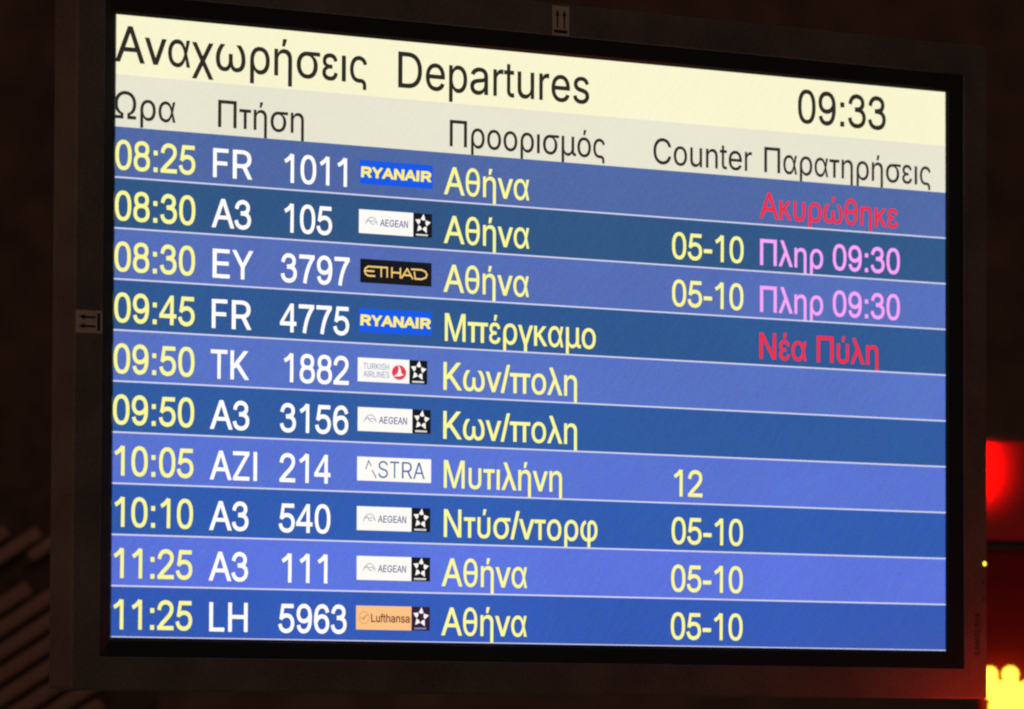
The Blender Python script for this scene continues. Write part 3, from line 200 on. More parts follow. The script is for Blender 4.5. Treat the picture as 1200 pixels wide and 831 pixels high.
e|404|212 -8 191 -7 170 -4 151 1 133 8 117 16 102 27 88 39 76 53 65 68 56 85 48 103 42 122 38 143 35 164 34 187 35 210 38 231 42 252 48 271 55 290 64 307 75 322 87 336 100 349 115 359 131 368 148 375 166 380 185 383 205 384 218 384 230 383 242 381 254 378 266 374 277 369 289 364 299 357 309 349 319 341 328 331 337 321 344 309 351 296 357 282 362 267 366 250 369 233 371 214 371 194 371 169 75 169 75 221 338 221 310 202 309 217 308 231 305 244 302 257 298 269 292 280 286 290 279 299 271 307 263 314 253 320 242 324 231 328 218 329 205 330 192 329 179 327 167 324 156 319 146 313 137 306 129 298 121 290 115 280 109 270 104 259 101 247 98 235 96 223 96 211 96 178 97 161 98 146 101 132 105 118 110 106 117 95 124 85 132 76 141 68 151 61 162 56 173 52 186 49 199 47 212 46 221 46 230 47 238 48 246 50 254 53 261 56 268 59 274 63 280 68 285 73 290 78 295 84 299 91 303 98 306 105 365 91 361 79 356 68 350 58 343 48 335 39 326 31 316 23 306 16 295 10 283 4 270 0 256 -4 242 -6 227 -8 309 221 96 221 97 169|14 13 52 15 14 52 52 53 15 16 15 53 17 16 53 18 17 53 10 9 91 91 90 10 11 10 90 90 89 11 12 11 89 89 88 12 13 12 88 52 13 88 88 87 52 86 85 52 53 52 85 84 83 53 83 82 53 18 53 82 19 18 82 82 81 19 20 19 81 81 80 20 21 20 80 4 96 5 96 95 5 76 75 25 26 25 75 28 73 72 72 29 28 99 1 100 100 1 0 0 101 100 70 30 71 1 99 2 98 2 99 29 72 71 71 30 29 2 98 3 98 97 3 4 3 97 96 4 97 26 75 74 27 26 74 74 73 27 73 28 27 5 95 6 95 94 6 7 6 94 94 93 7 8 7 93 93 92 8 9 8 92 91 9 92 21 80 79 22 21 79 79 78 22 23 22 78 78 77 23 77 76 23 24 23 76 76 25 24 131 103 102 103 131 130 130 104 103 104 130 129 129 105 104 67 34 68 34 33 68 32 68 33 127 126 108 109 108 126 105 129 128 106 105 128 128 127 106 107 106 127 127 108 107 65 37 66 37 36 66 36 35 66 67 66 35 34 67 35 50 49 54 49 48 54 48 47 54 47 46 54 120 119 114 115 114 119 119 118 115 116 115 118 118 117 116 51 55 86 51 50 55 50 54 55 56 55 54 58 57 54 54 46 58 59 58 46 46 45 59 60 59 45 45 44 60 44 43 60 109 126 125 125 124 109 110 109 124 124 123 110 111 110 123 112 111 123 123 122 112 113 112 122 122 121 113 121 120 113 120 114 113 60 43 61 43 42 61 62 61 42 42 41 62 63 62 41 41 40 63 40 39 63 64 63 39 39 38 64 65 64 38 37 65 38 131 102 0 101 0 102 85 86 55 55 56 85 68 32 69 32 31 69 70 69 31 30 70 31 52 87 134 86 52 134 54 57 132 56 54 132 53 85 133 84 53 133 85 56 132 132 133 85 51 86 134
f|254|228 379 228 327 6 327 6 379 81 0 81 432 81 444 83 456 86 467 90 477 96 486 102 494 109 502 117 508 126 514 135 519 145 523 155 526 166 528 176 529 187 530 195 530 203 529 210 529 216 528 222 527 228 526 232 524 236 523 240 522 243 521 227 468 225 469 223 470 221 471 218 471 215 472 212 473 208 473 204 474 199 474 195 474 184 473 175 472 167 469 160 465 154 460 150 454 146 447 144 438 142 429 142 419 142 0 81 327 81 379 142 379 142 327|53 56 54 45 44 15 16 15 44 44 17 16 56 53 52 51 50 5 6 5 50 50 49 6 7 6 49 49 48 7 8 7 48 9 8 48 10 9 48 48 47 10 11 10 47 47 46 11 12 11 46 13 12 46 46 45 13 14 13 45 45 15 14 19 43 42 20 41 21 41 20 42 19 42 20 22 40 39 38 37 39 22 39 23 40 22 41 21 41 22 32 31 30 33 32 30 34 33 30 30 29 34 29 28 34 28 27 34 27 26 25 35 34 36 34 27 36 37 36 27 27 25 37 25 24 37 39 37 24 23 39 24 17 44 43 18 17 43 43 19 18 54 55 51 4 52 53 3 2 53 54 3 53 51 5 54 1 0 55 56 1 55 55 54 56
h|410|114 227 114 0 53 0 53 509 114 509 114 287 102 287 110 307 119 324 129 339 140 352 152 362 165 370 180 376 195 381 211 384 227 384 242 384 257 382 270 379 283 374 295 369 306 362 316 353 326 344 334 333 341 321 347 307 351 293 354 276 356 259 357 240 357 0 296 0 296 235 295 252 292 268 288 281 281 294 273 304 263 313 252 320 239 325 225 328 210 329 199 329 189 327 179 325 170 322 161 317 152 312 145 306 138 299 132 291 126 283 122 273 118 263 116 252 114 240 114 315|3 2 6 1 0 2 6 2 0 0 58 6 3 6 7 55 54 5 6 58 57 57 56 6 56 55 6 55 5 6 7 6 5 13 46 45 45 14 13 12 47 46 46 13 12 9 50 49 10 9 49 49 48 10 11 10 48 48 47 11 47 12 11 5 54 53 52 51 8 51 50 8 50 9 8 3 7 4 42 17 43 17 16 43 44 43 16 15 44 16 40 20 41 20 19 41 19 18 41 42 41 18 17 42 18 34 33 32 32 31 34 35 34 31 31 30 35 30 29 35 35 29 36 29 28 36 37 36 28 28 27 37 27 26 37 38 37 26 26 25 38 25 24 38 39 38 24 24 23 39 40 39 23 23 22 40 22 21 40 20 40 21 14 45 44 44 15 14 53 52 8 59 5 8 5 53 8 7 5 59 4 7 59
n|410|114 227 114 0 53 0 53 379 112 379 112 287 102 287 110 307 119 324 129 339 140 352 152 362 165 370 180 376 195 381 211 384 227 384 242 384 257 382 270 379 283 374 295 369 306 362 316 353 325 344 333 333 341 321 347 307 351 293 354 276 356 259 357 240 357 0 296 0 296 235 295 252 292 268 288 281 281 294 273 304 263 313 252 320 239 325 225 328 210 329 199 329 189 327 179 325 170 322 161 317 152 312 145 306 138 299 132 291 126 283 122 273 118 263 116 252 114 240 112 311|5 7 6 3 6 7 2 1 0 3 2 0 6 3 0 0 58 6 58 57 6 57 56 6 5 6 56 56 55 5 55 54 5 3 7 4 13 46 45 45 14 13 12 47 46 46 13 12 9 50 49 10 9 49 49 48 10 11 10 48 48 47 11 47 12 11 5 54 53 52 51 8 51 50 8 50 9 8 42 17 43 17 16 43 44 43 16 15 44 16 40 20 41 20 19 41 19 18 41 42 41 18 17 42 18 34 33 32 32 31 34 35 34 31 31 30 35 30 29 35 35 29 36 29 28 36 37 36 28 28 27 37 27 26 37 38 37 26 26 25 38 25 24 38 39 38 24 24 23 39 40 39 23 23 22 40 22 21 40 20 40 21 14 45 44 44 15 14 53 52 8 59 5 8 5 53 8 7 5 59 4 7 59
o|415|207 -8 187 -7 168 -4 150 1 133 8 117 16 102 27 88 39 76 53 65 68 56 85 48 103 42 123 38 143 35 165 34 187 35 211 38 233 42 253 48 273 56 291 65 308 76 323 88 337 102 349 117 360 133 369 150 376 168 380 187 383 207 384 228 383 247 380 265 376 282 369 299 360 314 349 327 337 339 323 350 308 359 291 367 273 373 253 378 233 380 211 381 187 380 165 378 143 373 123 367 103 359 85 350 68 339 53 327 39 314 27 299 16 282 8 265 1 247 -4 228 -7 207 46 222 47 236 50 248 53 260 59 270 66 280 74 288 83 295 94 302 105 307 117 311 131 315 144 317 158 319 173 319 187 319 202 317 217 315 231 311 245 307 258 302 271 295 282 288 292 280 302 270 310 260 317 248 323 236 327 222 329 207 330 193 329 179 327 167 323 155 317 145 310 136 302 127 292 120 282 114 271 108 258 104 245 101 231 98 217 97 203 96 187 97 173 98 158 101 144 104 131 108 117 114 105 120 94 127 83 136 74 145 66 155 59 167 53 179 50 193 47|11 10 110 110 109 11 12 11 109 109 108 12 13 12 108 108 107 13 14 13 107 107 106 14 15 14 106 106 105 15 105 104 15 16 15 104 104 103 16 17 16 103 103 102 17 18 17 102 102 101 18 19 18 101 101 100 19 20 19 100 0 60 1 60 119 1 29 92 91 1 119 2 119 118 2 117 2 118 27 93 92 28 27 92 92 29 28 2 117 3 4 3 117 117 116 4 5 4 116 115 5 116 25 95 94 26 25 94 94 93 26 93 27 26 5 115 6 115 114 6 7 6 114 114 113 7 8 7 113 113 112 8 9 8 112 112 111 9 10 9 111 110 10 111 20 100 99 21 20 99 99 98 21 22 21 98 98 97 22 23 22 97 97 96 23 24 23 96 96 95 24 95 25 24 89 31 90 30 90 31 63 58 57 61 59 58 62 61 58 58 63 62 31 89 88 88 32 31 63 57 56 64 63 56 56 55 64 55 65 64 85 35 86 35 34 86 87 86 34 34 33 87 88 87 33 32 88 33 50 49 70 71 70 49 49 48 71 72 71 48 48 47 72 73 72 47 47 46 73 74 73 46 46 45 74 75 74 45 76 75 45 45 44 76 77 76 44 44 43 77 78 77 43 43 42 78 79 78 42 42 41 79 80 79 41 41 40 80 65 55 54 66 65 54 54 53 66 67 66 53 53 52 67 68 67 52 52 51 68 69 68 51 51 50 69 50 70 69 80 40 81 40 39 81 82 81 39 39 38 82 83 82 38 38 37 83 84 83 37 37 36 84 85 84 36 35 85 36 60 0 59 59 61 60 29 91 90 90 30 29
p|424|53 -143 53 379 112 379 112 319 118 319 121 324 124 329 128 334 133 340 137 346 143 352 149 357 155 363 163 368 171 373 181 377 191 380 203 383 215 384 229 384 248 383 265 381 282 376 298 369 313 361 327 350 339 338 351 325 361 309 370 293 377 274 383 255 387 234 389 212 390 189 389 165 387 143 383 122 377 103 370 84 361 68 351 52 340 39 327 27 313 16 298 7 282 1 266 -4 248 -7 229 -8 216 -8 204 -6 192 -4 182 -1 173 4 164 9 156 14 150 19 143 25 138 31 133 37 129 43 125 49 121 54 118 59 114 59 114 -143 220 47 234 48 247 50 258 54 269 59 279 66 289 74 297 83 304 93 310 104 316 117 320 130 324 144 326 158 328 174 328 189 328 205 326 220 324 234 320 248 316 261 311 273 304 284 297 294 289 303 280 311 270 318 259 323 247 327 234 329 220 330 207 329 194 327 182 323 171 318 161 312 152 304 144 296 137 286 130 275 125 263 121 250 117 236 115 221 113 206 113 189 113 173 115 157 117 142 121 128 125 115 131 103 137 92 144 82 152 73 162 65 172 58 183 53 194 50 207 47|1 0 113 113 112 1 112 111 1 1 3 2 114 65 115 113 0 65 65 114 113 1 111 110 110 109 1 3 1 109 0 66 65 65 64 119 119 118 65 118 117 65 117 116 65 115 65 116 3 109 108 108 107 3 107 106 3 106 105 3 4 3 105 51 126 52 16 99 98 98 17 16 52 126 53 126 125 53 54 53 125 124 54 125 15 14 99 99 16 15 54 124 55 56 55 124 57 56 124 124 123 57 58 57 123 59 58 123 122 59 123 9 102 101 10 9 101 11 10 101 101 100 11 12 11 100 13 12 100 100 99 13 99 14 13 59 122 60 61 60 122 122 121 61 62 61 121 63 62 121 64 63 121 121 120 64 119 64 120 4 105 104 5 4 104 104 103 5 6 5 103 7 6 103 103 102 7 8 7 102 102 9 8 67 50 49 49 68 67 96 19 97 18 97 19 69 48 47 47 70 69 94 21 95 20 95 21 68 49 48 48 69 68 95 20 96 19 96 20 71 46 45 22 93 23 70 47 46 46 71 70 93 22 94 21 94 22 39 38 77 78 77 38 38 37 78 79 78 37 37 36 79 80 79 36 36 35 80 81 80 35 35 34 81 82 81 34 83 82 34 34 33 83 84 83 33 33 32 84 85 84 32 32 31 85 86 85 31 31 30 86 87 86 30 30 29 87 71 45 44 72 71 44 44 43 72 73 72 43 43 42 73 74 73 42 42 41 74 75 74 41 41 40 75 76 75 40 40 39 76 39 77 76 87 29 88 29 28 88 89 88 28 28 27 89 90 89 27 27 26 90 91 90 26 26 25 91 92 91 25 25 24 92 93 92 24 23 93 24 50 67 51 126 51 67 97 18 98 17 98 18
r|259|53 0 53 379 112 379 112 321 115 321 120 332 126 342 134 351 142 360 152 367 163 374 175 378 187 382 200 384 213 385 216 385 219 385 222 385 226 385 229 384 233 384 236 384 239 384 243 384 243 322 240 323 237 323 234 324 230 324 226 325 221 325 216 325 212 326 207 326 196 325 186 324 177 322 168 319 159 315 151 310 144 304 137 298 131 291 126 284 121 275 118 267 116 257 114 247 114 237 114 0|49 48 0 1 0 48 1 3 2 1 48 47 47 46 1 46 45 1 3 1 45 45 44 3 39 38 6 7 6 38 38 37 7 8 7 37 37 9 8 3 44 43 43 42 3 4 3 42 42 41 4 41 40 4 5 4 40 40 39 5 39 6 5 13 34 33 34 13 12 32 31 30 30 16 32 16 15 32 14 32 15 32 14 33 13 33 14 20 19 29 18 17 19 24 23 25 27 26 25 25 23 27 23 22 27 21 27 22 29 28 27 20 29 27 27 21 20 29 19 30 19 17 30 16 30 17 9 37 36 10 9 36 36 35 10 11 10 35 35 34 11 34 12 11
s|365|182 -8 167 -8 152 -6 138 -4 125 -1 112 3 100 9 89 15 79 21 70 29 62 38 54 47 48 58 43 69 39 81 36 94 94 107 98 95 102 84 108 75 116 67 124 60 134 55 144 51 156 48 168 46 181 45 196 46 210 48 223 51 234 56 244 62 253 69 260 77 264 85 267 94 268 103 267 110 266 118 263 124 259 130 254 136 248 141 241 145 232 149 223 152 212 155 149 170 130 175 112 182 97 190 83 198 72 208 63 219 56 231 51 244 48 258 47 274 48 287 50 299 53 310 58 321 65 332 73 341 82 350 92 357 103 364 115 370 128 375 142 379 156 382 171 384 187 384 202 384 216 383 230 380 242 377 254 372 265 367 274 361 283 355 292 347 299 339 305 330 311 321 316 311 320 301 324 290 268 277 265 286 261 294 256 301 250 309 243 316 234 322 225 326 214 330 201 332 187 333 174 332 162 330 151 327 140 322 131 317 123 310 117 303 112 295 109 286 109 277 109 269 111 262 114 255 118 249 124 243 131 238 139 234 149 230 159 226 172 223 229 209 249 204 267 197 282 190 295 181 306 171 315 161 322 149 327 136 330 122 331 107 330 93 328 81 324 69 319 58 312 47 304 37 295 28 284 20 273 13 260 6 246 1 231 -3 216 -6 199 -8|10 9 19 11 10 19 19 18 11 12 11 18 13 12 18 18 17 13 14 13 17 17 16 14 15 14 16 55 54 110 110 109 55 56 55 109 57 56 109 109 108 57 58 57 108 108 107 58 59 58 107 60 59 107 48 115 49 115 114 49 0 26 1 25 1 26 1 25 2 24 2 25 118 117 47 69 101 100 70 69 100 100 99 70 99 71 70 2 24 3 24 23 3 4 3 23 22 4 23 47 117 48 117 116 48 115 48 116 67 103 102 68 67 102 102 101 68 101 69 68 4 22 5 6 5 22 22 21 6 7 6 21 21 20 7 8 7 20 9 8 20 19 9 20 49 114 50 114 113 50 51 50 113 113 112 51 52 51 112 53 52 112 112 111 53 54 53 111 110 54 111 60 107 106 61 60 106 62 61 106 106 105 62 63 62 105 64 63 105 105 104 64 65 64 104 104 103 65 66 65 103 103 67 66 97 73 98 72 98 73 27 143 142 28 27 142 142 141 28 141 29 28 45 119 46 95 75 96 75 74 96 97 96 74 73 97 74 30 140 139 29 141 140 140 30 29 45 44 120 119 45 120 94 77 95 77 76 95 75 95 76 134 133 34 133 132 34 35 34 132 132 131 35 131 130 35 36 35 130 130 129 36 37 36 129 129 128 37 38 37 128 128 127 38 127 126 38 39 38 126 126 125 39 87 86 88 89 88 86 86 85 89 30 139 138 31 30 138 138 137 31 32 31 137 137 136 32 136 135 32 33 32 135 135 134 33 134 34 33 39 125 40 125 124 40 41 40 124 124 123 41 123 122 41 42 41 122 122 121 42 43 42 121 44 43 121 120 44 121 89 85 90 85 84 90 84 83 90 91 90 83 83 82 91 92 91 82 82 81 92 81 80 92 93 92 80 80 79 93 79 78 93 94 93 78 77 94 78 143 27 0 26 0 27 118 47 46 46 119 118 71 99 98 98 72 71
t|227|204 379 204 327 6 327 6 379 65 471 126 471 126 98 126 88 128 80 130 73 132 66 136 61 141 57 146 54 153 52 161 50 170 50 173 50 176 50 182 51 185 51 189 52 192 52 196 53 199 53 202 54 213 2 209 1 205 0 201 -1 197 -2 192 -3 187 -3 182 -4 178 -4 173 -4 168 -4 150 -3 133 0 117 5 104 12 92 21 82 32 75 45 69 59 66 75 65 93 126 379 126 327 65 327 65 379|37 14 38 14 13 38 38 13 39 13 12 39 40 39 12 12 11 40 41 40 11 11 10 41 42 41 10 43 42 10 10 9 43 44 43 9 9 8 44 45 44 8 8 7 45 46 45 7 7 6 46 48 49 6 15 36 16 17 35 18 16 36 35 35 17 16 34 33 32 32 20 19 18 35 34 34 32 18 32 19 18 30 29 22 23 22 24 22 29 28 24 22 28 28 27 24 27 26 24 26 25 24 31 30 32 20 32 30 30 22 20 21 20 22 36 15 37 14 37 15 47 50 48 5 4 47 1 0 47 48 1 47 46 6 49 3 2 49 50 3 49 49 48 50 50 47 4
u|410|182 -5 167 -4 153 -3 140 1 127 5 115 11 104 18 94 26 84 36 76 47 69 59 63 72 59 87 55 103 53 120 53 139 53 379 114 379 114 144 115 127 117 112 122 98 129 86 137 75 147 66 158 59 171 54 185 51 200 50 211 51 221 52 231 54 240 58 249 62 257 67 265 73 272 80 278 88 283 97 288 106 291 117 294 128 296 140 296 153 296 379 357 379 357 0 298 0 298 92 307 92 300 72 291 54 281 39 269 27 257 17 244 9 230 3 215 -2 199 -4 298 68|16 15 18 18 17 16 58 27 0 0 27 1 27 26 1 2 1 26 2 26 3 26 25 3 4 3 25 25 24 4 4 24 5 6 5 24 24 23 6 7 6 23 8 7 23 9 8 23 23 22 9 10 9 22 22 21 10 11 10 21 12 11 21 21 20 12 13 12 20 14 13 20 20 19 14 15 14 19 18 15 19 29 28 57 29 57 56 56 30 29 30 56 55 31 30 55 55 54 31 32 31 54 54 53 32 53 33 32 49 50 46 50 49 48 49 46 43 46 45 43 44 43 45 46 50 47 39 38 48 48 49 39 40 39 49 41 40 49 42 41 49 49 43 42 33 53 52 34 33 52 35 34 52 52 51 35 36 35 51 48 38 37 57 28 58 27 58 28 37 36 51 59 48 51 48 37 51 50 48 59 47 50 59
Α|474|71 0 273 509 202 509 0 0 474 0 403 0 107 153 366 153 366 209 107 209 237 419 132 153 343 153 320 209 154 209|3 0 6 6 9 3 9 2 3 5 4 7 4 8 7 8 4 1 6 0 11 1 2 10 2 9 10 8 1 10 5 7 12 8 10 13 10 9 14 7 8 12 13 12 8 11 12 14 12 13 14 9 6 11 11 14 9
Β|456|60 0 60 509 241 509 261 508 280 506 298 502 314 497 329 491 342 483 354 474 364 464 373 454 381 442 387 429 392 416 395 403 397 389 398 374 398 361 396 350 394 339 391 329 387 320 382 312 376 304 370 298 364 291 356 286 349 281 341 277 332 273 324 269 315 267 315 262 325 261 334 259 344 255 354 251 363 245 372 239 381 231 389 223 396 214 402 203 408 192 412 179 415 166 417 152 418 136 417 121 415 107 411 93 407 79 400 67 392 55 383 44 372 34 359 26 344 18 328 11 311 6 291 3 270 1 247 0 125 57 245 57 267 58 287 61 304 65 318 72 330 80 339 89 346 100 351 111 354 123 355 137 355 147 353 157 351 166 347 175 342 184 337 192 330 200 323 206 315 213 306 218 296 223 285 226 273 229 261 230 248 231 125 231 125 285 238 285 249 286 259 287 269 289 279 292 288 296 297 301 304 306 311 312 318 319 323 326 328 334 331 343 334 352 335 362 336 372 335 385 332 397 328 409 321 419 313 429 302 437 290 443 275 448 259 451 240 452 125 452|92 91 93 0 64 91 1 0 91 91 92 1 92 119 1 64 0 63 63 65 64 93 91 90 90 94 93 118 2 119 1 119 2 66 62 61 61 67 66 65 63 62 62 66 65 94 90 89 95 94 89 89 88 95 88 96 95 116 4 117 4 3 117 118 117 3 2 118 3 100 99 32 68 60 59 35 34 84 85 84 34 33 85 34 100 32 31 31 30 100 101 100 30 6 114 7 67 61 60 60 68 67 85 33 86 87 86 33 88 87 33 96 88 33 97 96 33 33 32 97 98 97 32 32 99 98 114 6 115 6 5 115 116 115 5 4 116 5 55 54 71 72 71 54 54 53 72 53 52 72 73 72 52 52 51 73 51 50 73 74 73 50 50 49 74 75 74 49 49 48 75 76 75 48 48 47 76 47 46 76 77 76 46 46 45 77 78 77 45 45 44 78 44 43 78 79 78 43 43 42 79 80 79 42 42 41 80 81 80 41 41 40 81 39 81 40 21 20 106 20 19 106 107 106 19 19 18 107 108 107 18 18 17 108 17 16 108 109 108 16 16 15 109 68 59 58 69 68 58 58 57 69 70 69 57 57 56 70 56 55 70 55 71 70 81 39 82 39 38 82 83 82 38 38 37 83 37 36 83 84 83 36 35 84 36 101 30 29 102 101 29 29 28 102 28 27 102 103 102 27 27 26 103 26 25 103 104 103 25 25 24 104 24 23 104 105 104 23 23 22 105 22 21 105 21 106 105 109 15 110 15 14 110 14 13 110 111 110 13 13 12 111 12 11 111 112 111 11 11 10 112 113 112 10 10 9 113 9 8 113 114 113 8 7 114 8
Κ|474|53 0 120 0 120 509 53 509 355 509 65 204 159 204 449 509 139 285 383 0 472 0 228 285 120 262 120 204 140 283 185 231 232 281 142 285|3 0 5 5 0 1 4 11 7 3 5 2 12 2 5 12 6 15 5 1 13 12 5 13 6 12 13 7 11 16 11 4 17 14 15 11 14 12 15 15 9 16 9 10 16 11 15 16 14 11 17 8 14 17
Μ|628|60 0 60 509 152 509 277 187 279 182 281 177 283 172 285 165 287 159 290 152 292 145 294 138 297 130 299 123 302 115 304 107 307 99 309 92 311 84 314 76 316 69 318 62 320 55 322 49 307 49 309 55 311 61 313 68 316 75 318 83 320 90 323 98 325 106 327 113 330 121 332 129 335 137 337 144 340 151 342 158 344 165 347 171 349 177 351 182 352 187 476 509 568 509 568 0 504 0 504 291 504 297 504 304 504 312 504 319 504 327 505 335 505 343 505 352 505 360 505 369 505 377 506 386 506 395 506 404 506 413 506 422 507 431 507 440 507 449 507 457 513 457 510 448 507 438 504 429 501 419 498 409 494 400 491 390 488 381 485 372 482 363 479 354 476 345 473 337 470 329 467 322 465 315 462 308 460 302 458 296 456 291 342 0 286 0 170 291 168 296 166 301 164 307 162 314 159 321 156 328 154 336 151 344 148 352 145 361 142 370 139 379 136 388 132 398 129 408 126 417 122 427 119 437 116 447 112 457 119 457 119 449 119 441 120 433 120 425 120 416 120 407 120 398 121 389 121 381 121 372 121 363 121 354 121 345 121 337 122 328 122 320 122 312 122 305 122 298 122 291 122 0 315 73 120 434|111 116 112 116 115 112 113 112 115 115 114 113 128 127 1 127 126 1 126 125 1 121 120 1 120 119 1 113 1 119 119 118 113 112 113 118 111 112 118 118 117 111 135 134 0 1 0 134 134 133 1 133 132 1 132 131 1 128 1 131 131 130 128 130 129 128 1 125 124 124 123 1 121 1 123 123 122 121 116 111 137 115 116 110 110 109 115 100 99 98 98 97 100 96 95 94 6 5 7 96 94 97 10 9 8 12 11 13 15 24 16 18 27 19 27 18 26 26 18 25 18 17 25 24 25 17 16 24 17 14 13 15 24 15 92 105 104 2 106 105 2 107 106 2 108 107 2 109 108 2 115 109 2 114 115 2 113 114 2 1 113 2 28 20 21 21 29 28 23 31 22 30 22 31 29 21 22 22 30 29 33 32 34 37 36 38 35 34 36 43 42 41 89 88 90 87 86 85 39 38 41 41 40 39 75 74 76 53 52 55 55 54 53 61 60 59 46 70 71 69 71 70 46 71 66 72 66 71 67 72 71 68 67 71 71 69 68 59 58 46 61 59 46 62 61 46 63 62 46 64 63 46 46 66 64 65 64 66 49 48 47 47 46 49 50 49 46 51 50 46 52 51 46 55 52 46 56 55 46 57 56 46 46 58 57 72 67 73 67 68 73 90 44 43 79 78 45 78 77 45 77 76 45 76 74 45 74 73 45 73 68 45 68 69 45 69 70 45 70 46 45 24 92 91 91 23 24 25 24 23 23 22 25 26 25 22 22 21 26 27 26 21 21 20 27 27 20 136 44 90 88 104 103 2 85 84 83 94 93 3 3 2 100 101 100 2 102 101 2 103 102 2 100 97 3 97 94 3 20 28 136 19 27 136 83 82 81 45 44 85 87 85 44 88 87 44 85 83 45 80 79 45 45 83 81 81 80 45 31 23 91 91 90 38 41 38 90 43 41 90 38 36 91 36 34 91 34 32 91 32 31 91 7 5 4 93 92 8 10 8 11 8 92 11 13 11 92 15 13 92 8 7 93 4 3 93 93 7 4 111 117 137 110 116 137
Ν|523|60 0 60 509 136 509 343 183 347 177 350 172 354 165 358 158 363 151 367 143 372 134 377 125 382 116 388 107 393 97 398 87 403 76 409 66 414 55 405 54 404 65 402 87 401 98 401 108 400 119 400 129 400 139 399 148 399 157 399 166 399 174 399 182 399 189 399 195 399 509 463 509 463 0 387 0 202 290 197 298 192 306 187 314 182 322 177 331 172 340 167 349 161 359 154 370 148 381 141 393 134 406 125 421 117 436 108 452 119 454 120 439 120 424 121 410 122 397 122 384 123 371 123 359 124 348 124 338 124 328 125 319 125 311 125 303 125 297 125 291 125 0 120 430|57 56 53 52 53 56 53 52 55 55 54 53 61 60 59 63 62 61 70 69 0 1 0 69 64 63 1 63 61 1 61 59 1 53 1 59 59 58 53 57 53 58 2 49 48 49 2 50 1 69 68 68 67 1 64 1 67 67 66 64 66 65 64 55 52 71 51 50 55 54 55 50 50 2 54 53 54 2 1 53 2 5 4 3 9 8 7 12 11 37 12 37 14 13 12 14 17 19 18 19 17 20 16 20 17 21 16 17 17 18 23 18 36 23 21 17 22 17 23 22 25 24 23 23 36 25 26 25 36 31 30 36 32 31 36 33 32 36 36 35 33 34 33 35 36 18 37 18 19 37 19 20 37 14 37 20 15 14 20 20 16 15 28 27 26 26 36 28 29 28 36 36 30 29 37 11 10 2 48 47 43 42 41 3 2 43 44 43 2 45 44 2 46 45 2 47 46 2 38 3 39 3 43 41 41 40 3 40 39 3 5 3 6 38 37 6 7 6 37 9 7 37 10 9 37 3 38 6 52 56 71 51 55 71
Π|514|53 0 120 0 120 509 53 509 394 0 461 0 461 509 394 509 61 450 453 450 453 509 61 509 120 450 394 450|3 0 8 8 0 1 2 11 8 3 8 11 9 4 5 5 6 9 6 10 9 7 9 10 8 1 12 4 9 13 2 8 12 7 2 12 13 7 12 9 7 13
Ω|536|42 0 42 57 166 57 166 81 150 86 135 93 121 101 109 111 97 121 87 133 77 146 69 159 61 174 55 189 50 206 46 223 43 241 41 259 40 278 41 298 43 318 46 337 51 356 57 374 64 391 72 407 82 422 92 436 104 449 116 461 130 472 144 482 160 491 176 498 193 504 211 509 229 513 248 515 268 516 287 515 306 513 325 509 343 504 360 498 376 491 391 482 405 472 419 461 432 449 443 436 454 422 463 407 471 391 479 374 485 356 489 337 493 318 495 298 495 278 495 259 493 241 490 223 486 206 481 189 475 174 467 159 459 146 449 133 439 121 427 111 414 101 401 93 386 86 370 81 370 57 494 57 494 0 311 0 311 102 333 109 352 119 370 131 386 146 399 163 410 182 419 203 425 226 429 250 431 277 430 299 427 319 423 338 418 356 410 373 402 388 392 402 380 414 368 425 354 434 338 442 322 448 305 452 287 455 268 455 249 455 231 452 213 448 197 442 182 434 168 425 155 414 144 402 134 388 125 373 118 356 112 338 108 319 106 299 105 277 106 251 110 226 116 203 125 182 136 163 150 146 166 131 183 119 203 109 225 102 225 0|12 11 121 13 12 121 14 13 121 121 120 14 15 14 120 120 119 15 16 15 119 17 16 119 119 118 17 18 17 118 19 18 118 118 117 19 20 19 117 117 116 20 21 20 116 116 115 21 22 21 115 23 22 115 107 34 33 37 104 103 36 105 104 104 37 36 35 106 105 105 36 35 34 107 106 106 35 34 129 128 2 3 2 128 128 127 3 127 126 3 4 3 126 126 125 4 5 4 125 6 5 125 124 6 125 30 110 109 31 30 109 109 108 31 32 31 108 108 107 32 107 33 32 129 2 0 1 0 2 6 124 7 124 123 7 8 7 123 9 8 123 10 9 123 123 122 10 11 10 122 121 11 122 23 115 114 24 23 114 114 113 24 25 24 113 113 112 25 26 25 112 27 26 112 112 111 27 28 27 111 111 110 28 29 28 110 110 30 29 102 101 40 39 102 40 42 99 43 99 42 100 42 41 100 101 100 41 40 101 41 81 72 71 71 70 81 82 81 70 78 77 74 74 73 78 79 78 73 80 79 73 73 72 80 72 81 80 46 45 97 98 97 45 45 44 98 99 98 44 43 99 44 65 64 85 64 63 85 86 85 63 63 62 86 62 61 86 87 86 61 61 60 87 60 59 87 88 87 59 59 58 88 58 57 88 89 88 57 57 56 89 90 89 56 56 55 90 91 90 55 55 54 91 54 53 91 92 91 53 53 52 92 74 77 76 76 75 74 82 70 69 83 82 69 69 68 83 68 67 83 84 83 67 67 66 84 66 65 84 65 85 84 92 52 93 52 51 93 94 93 51 51 50 94 50 49 94 95 94 49 49 48 95 96 95 48 48 47 96 97 96 47 46 97 47 102 39 103 39 38 103 37 103 38
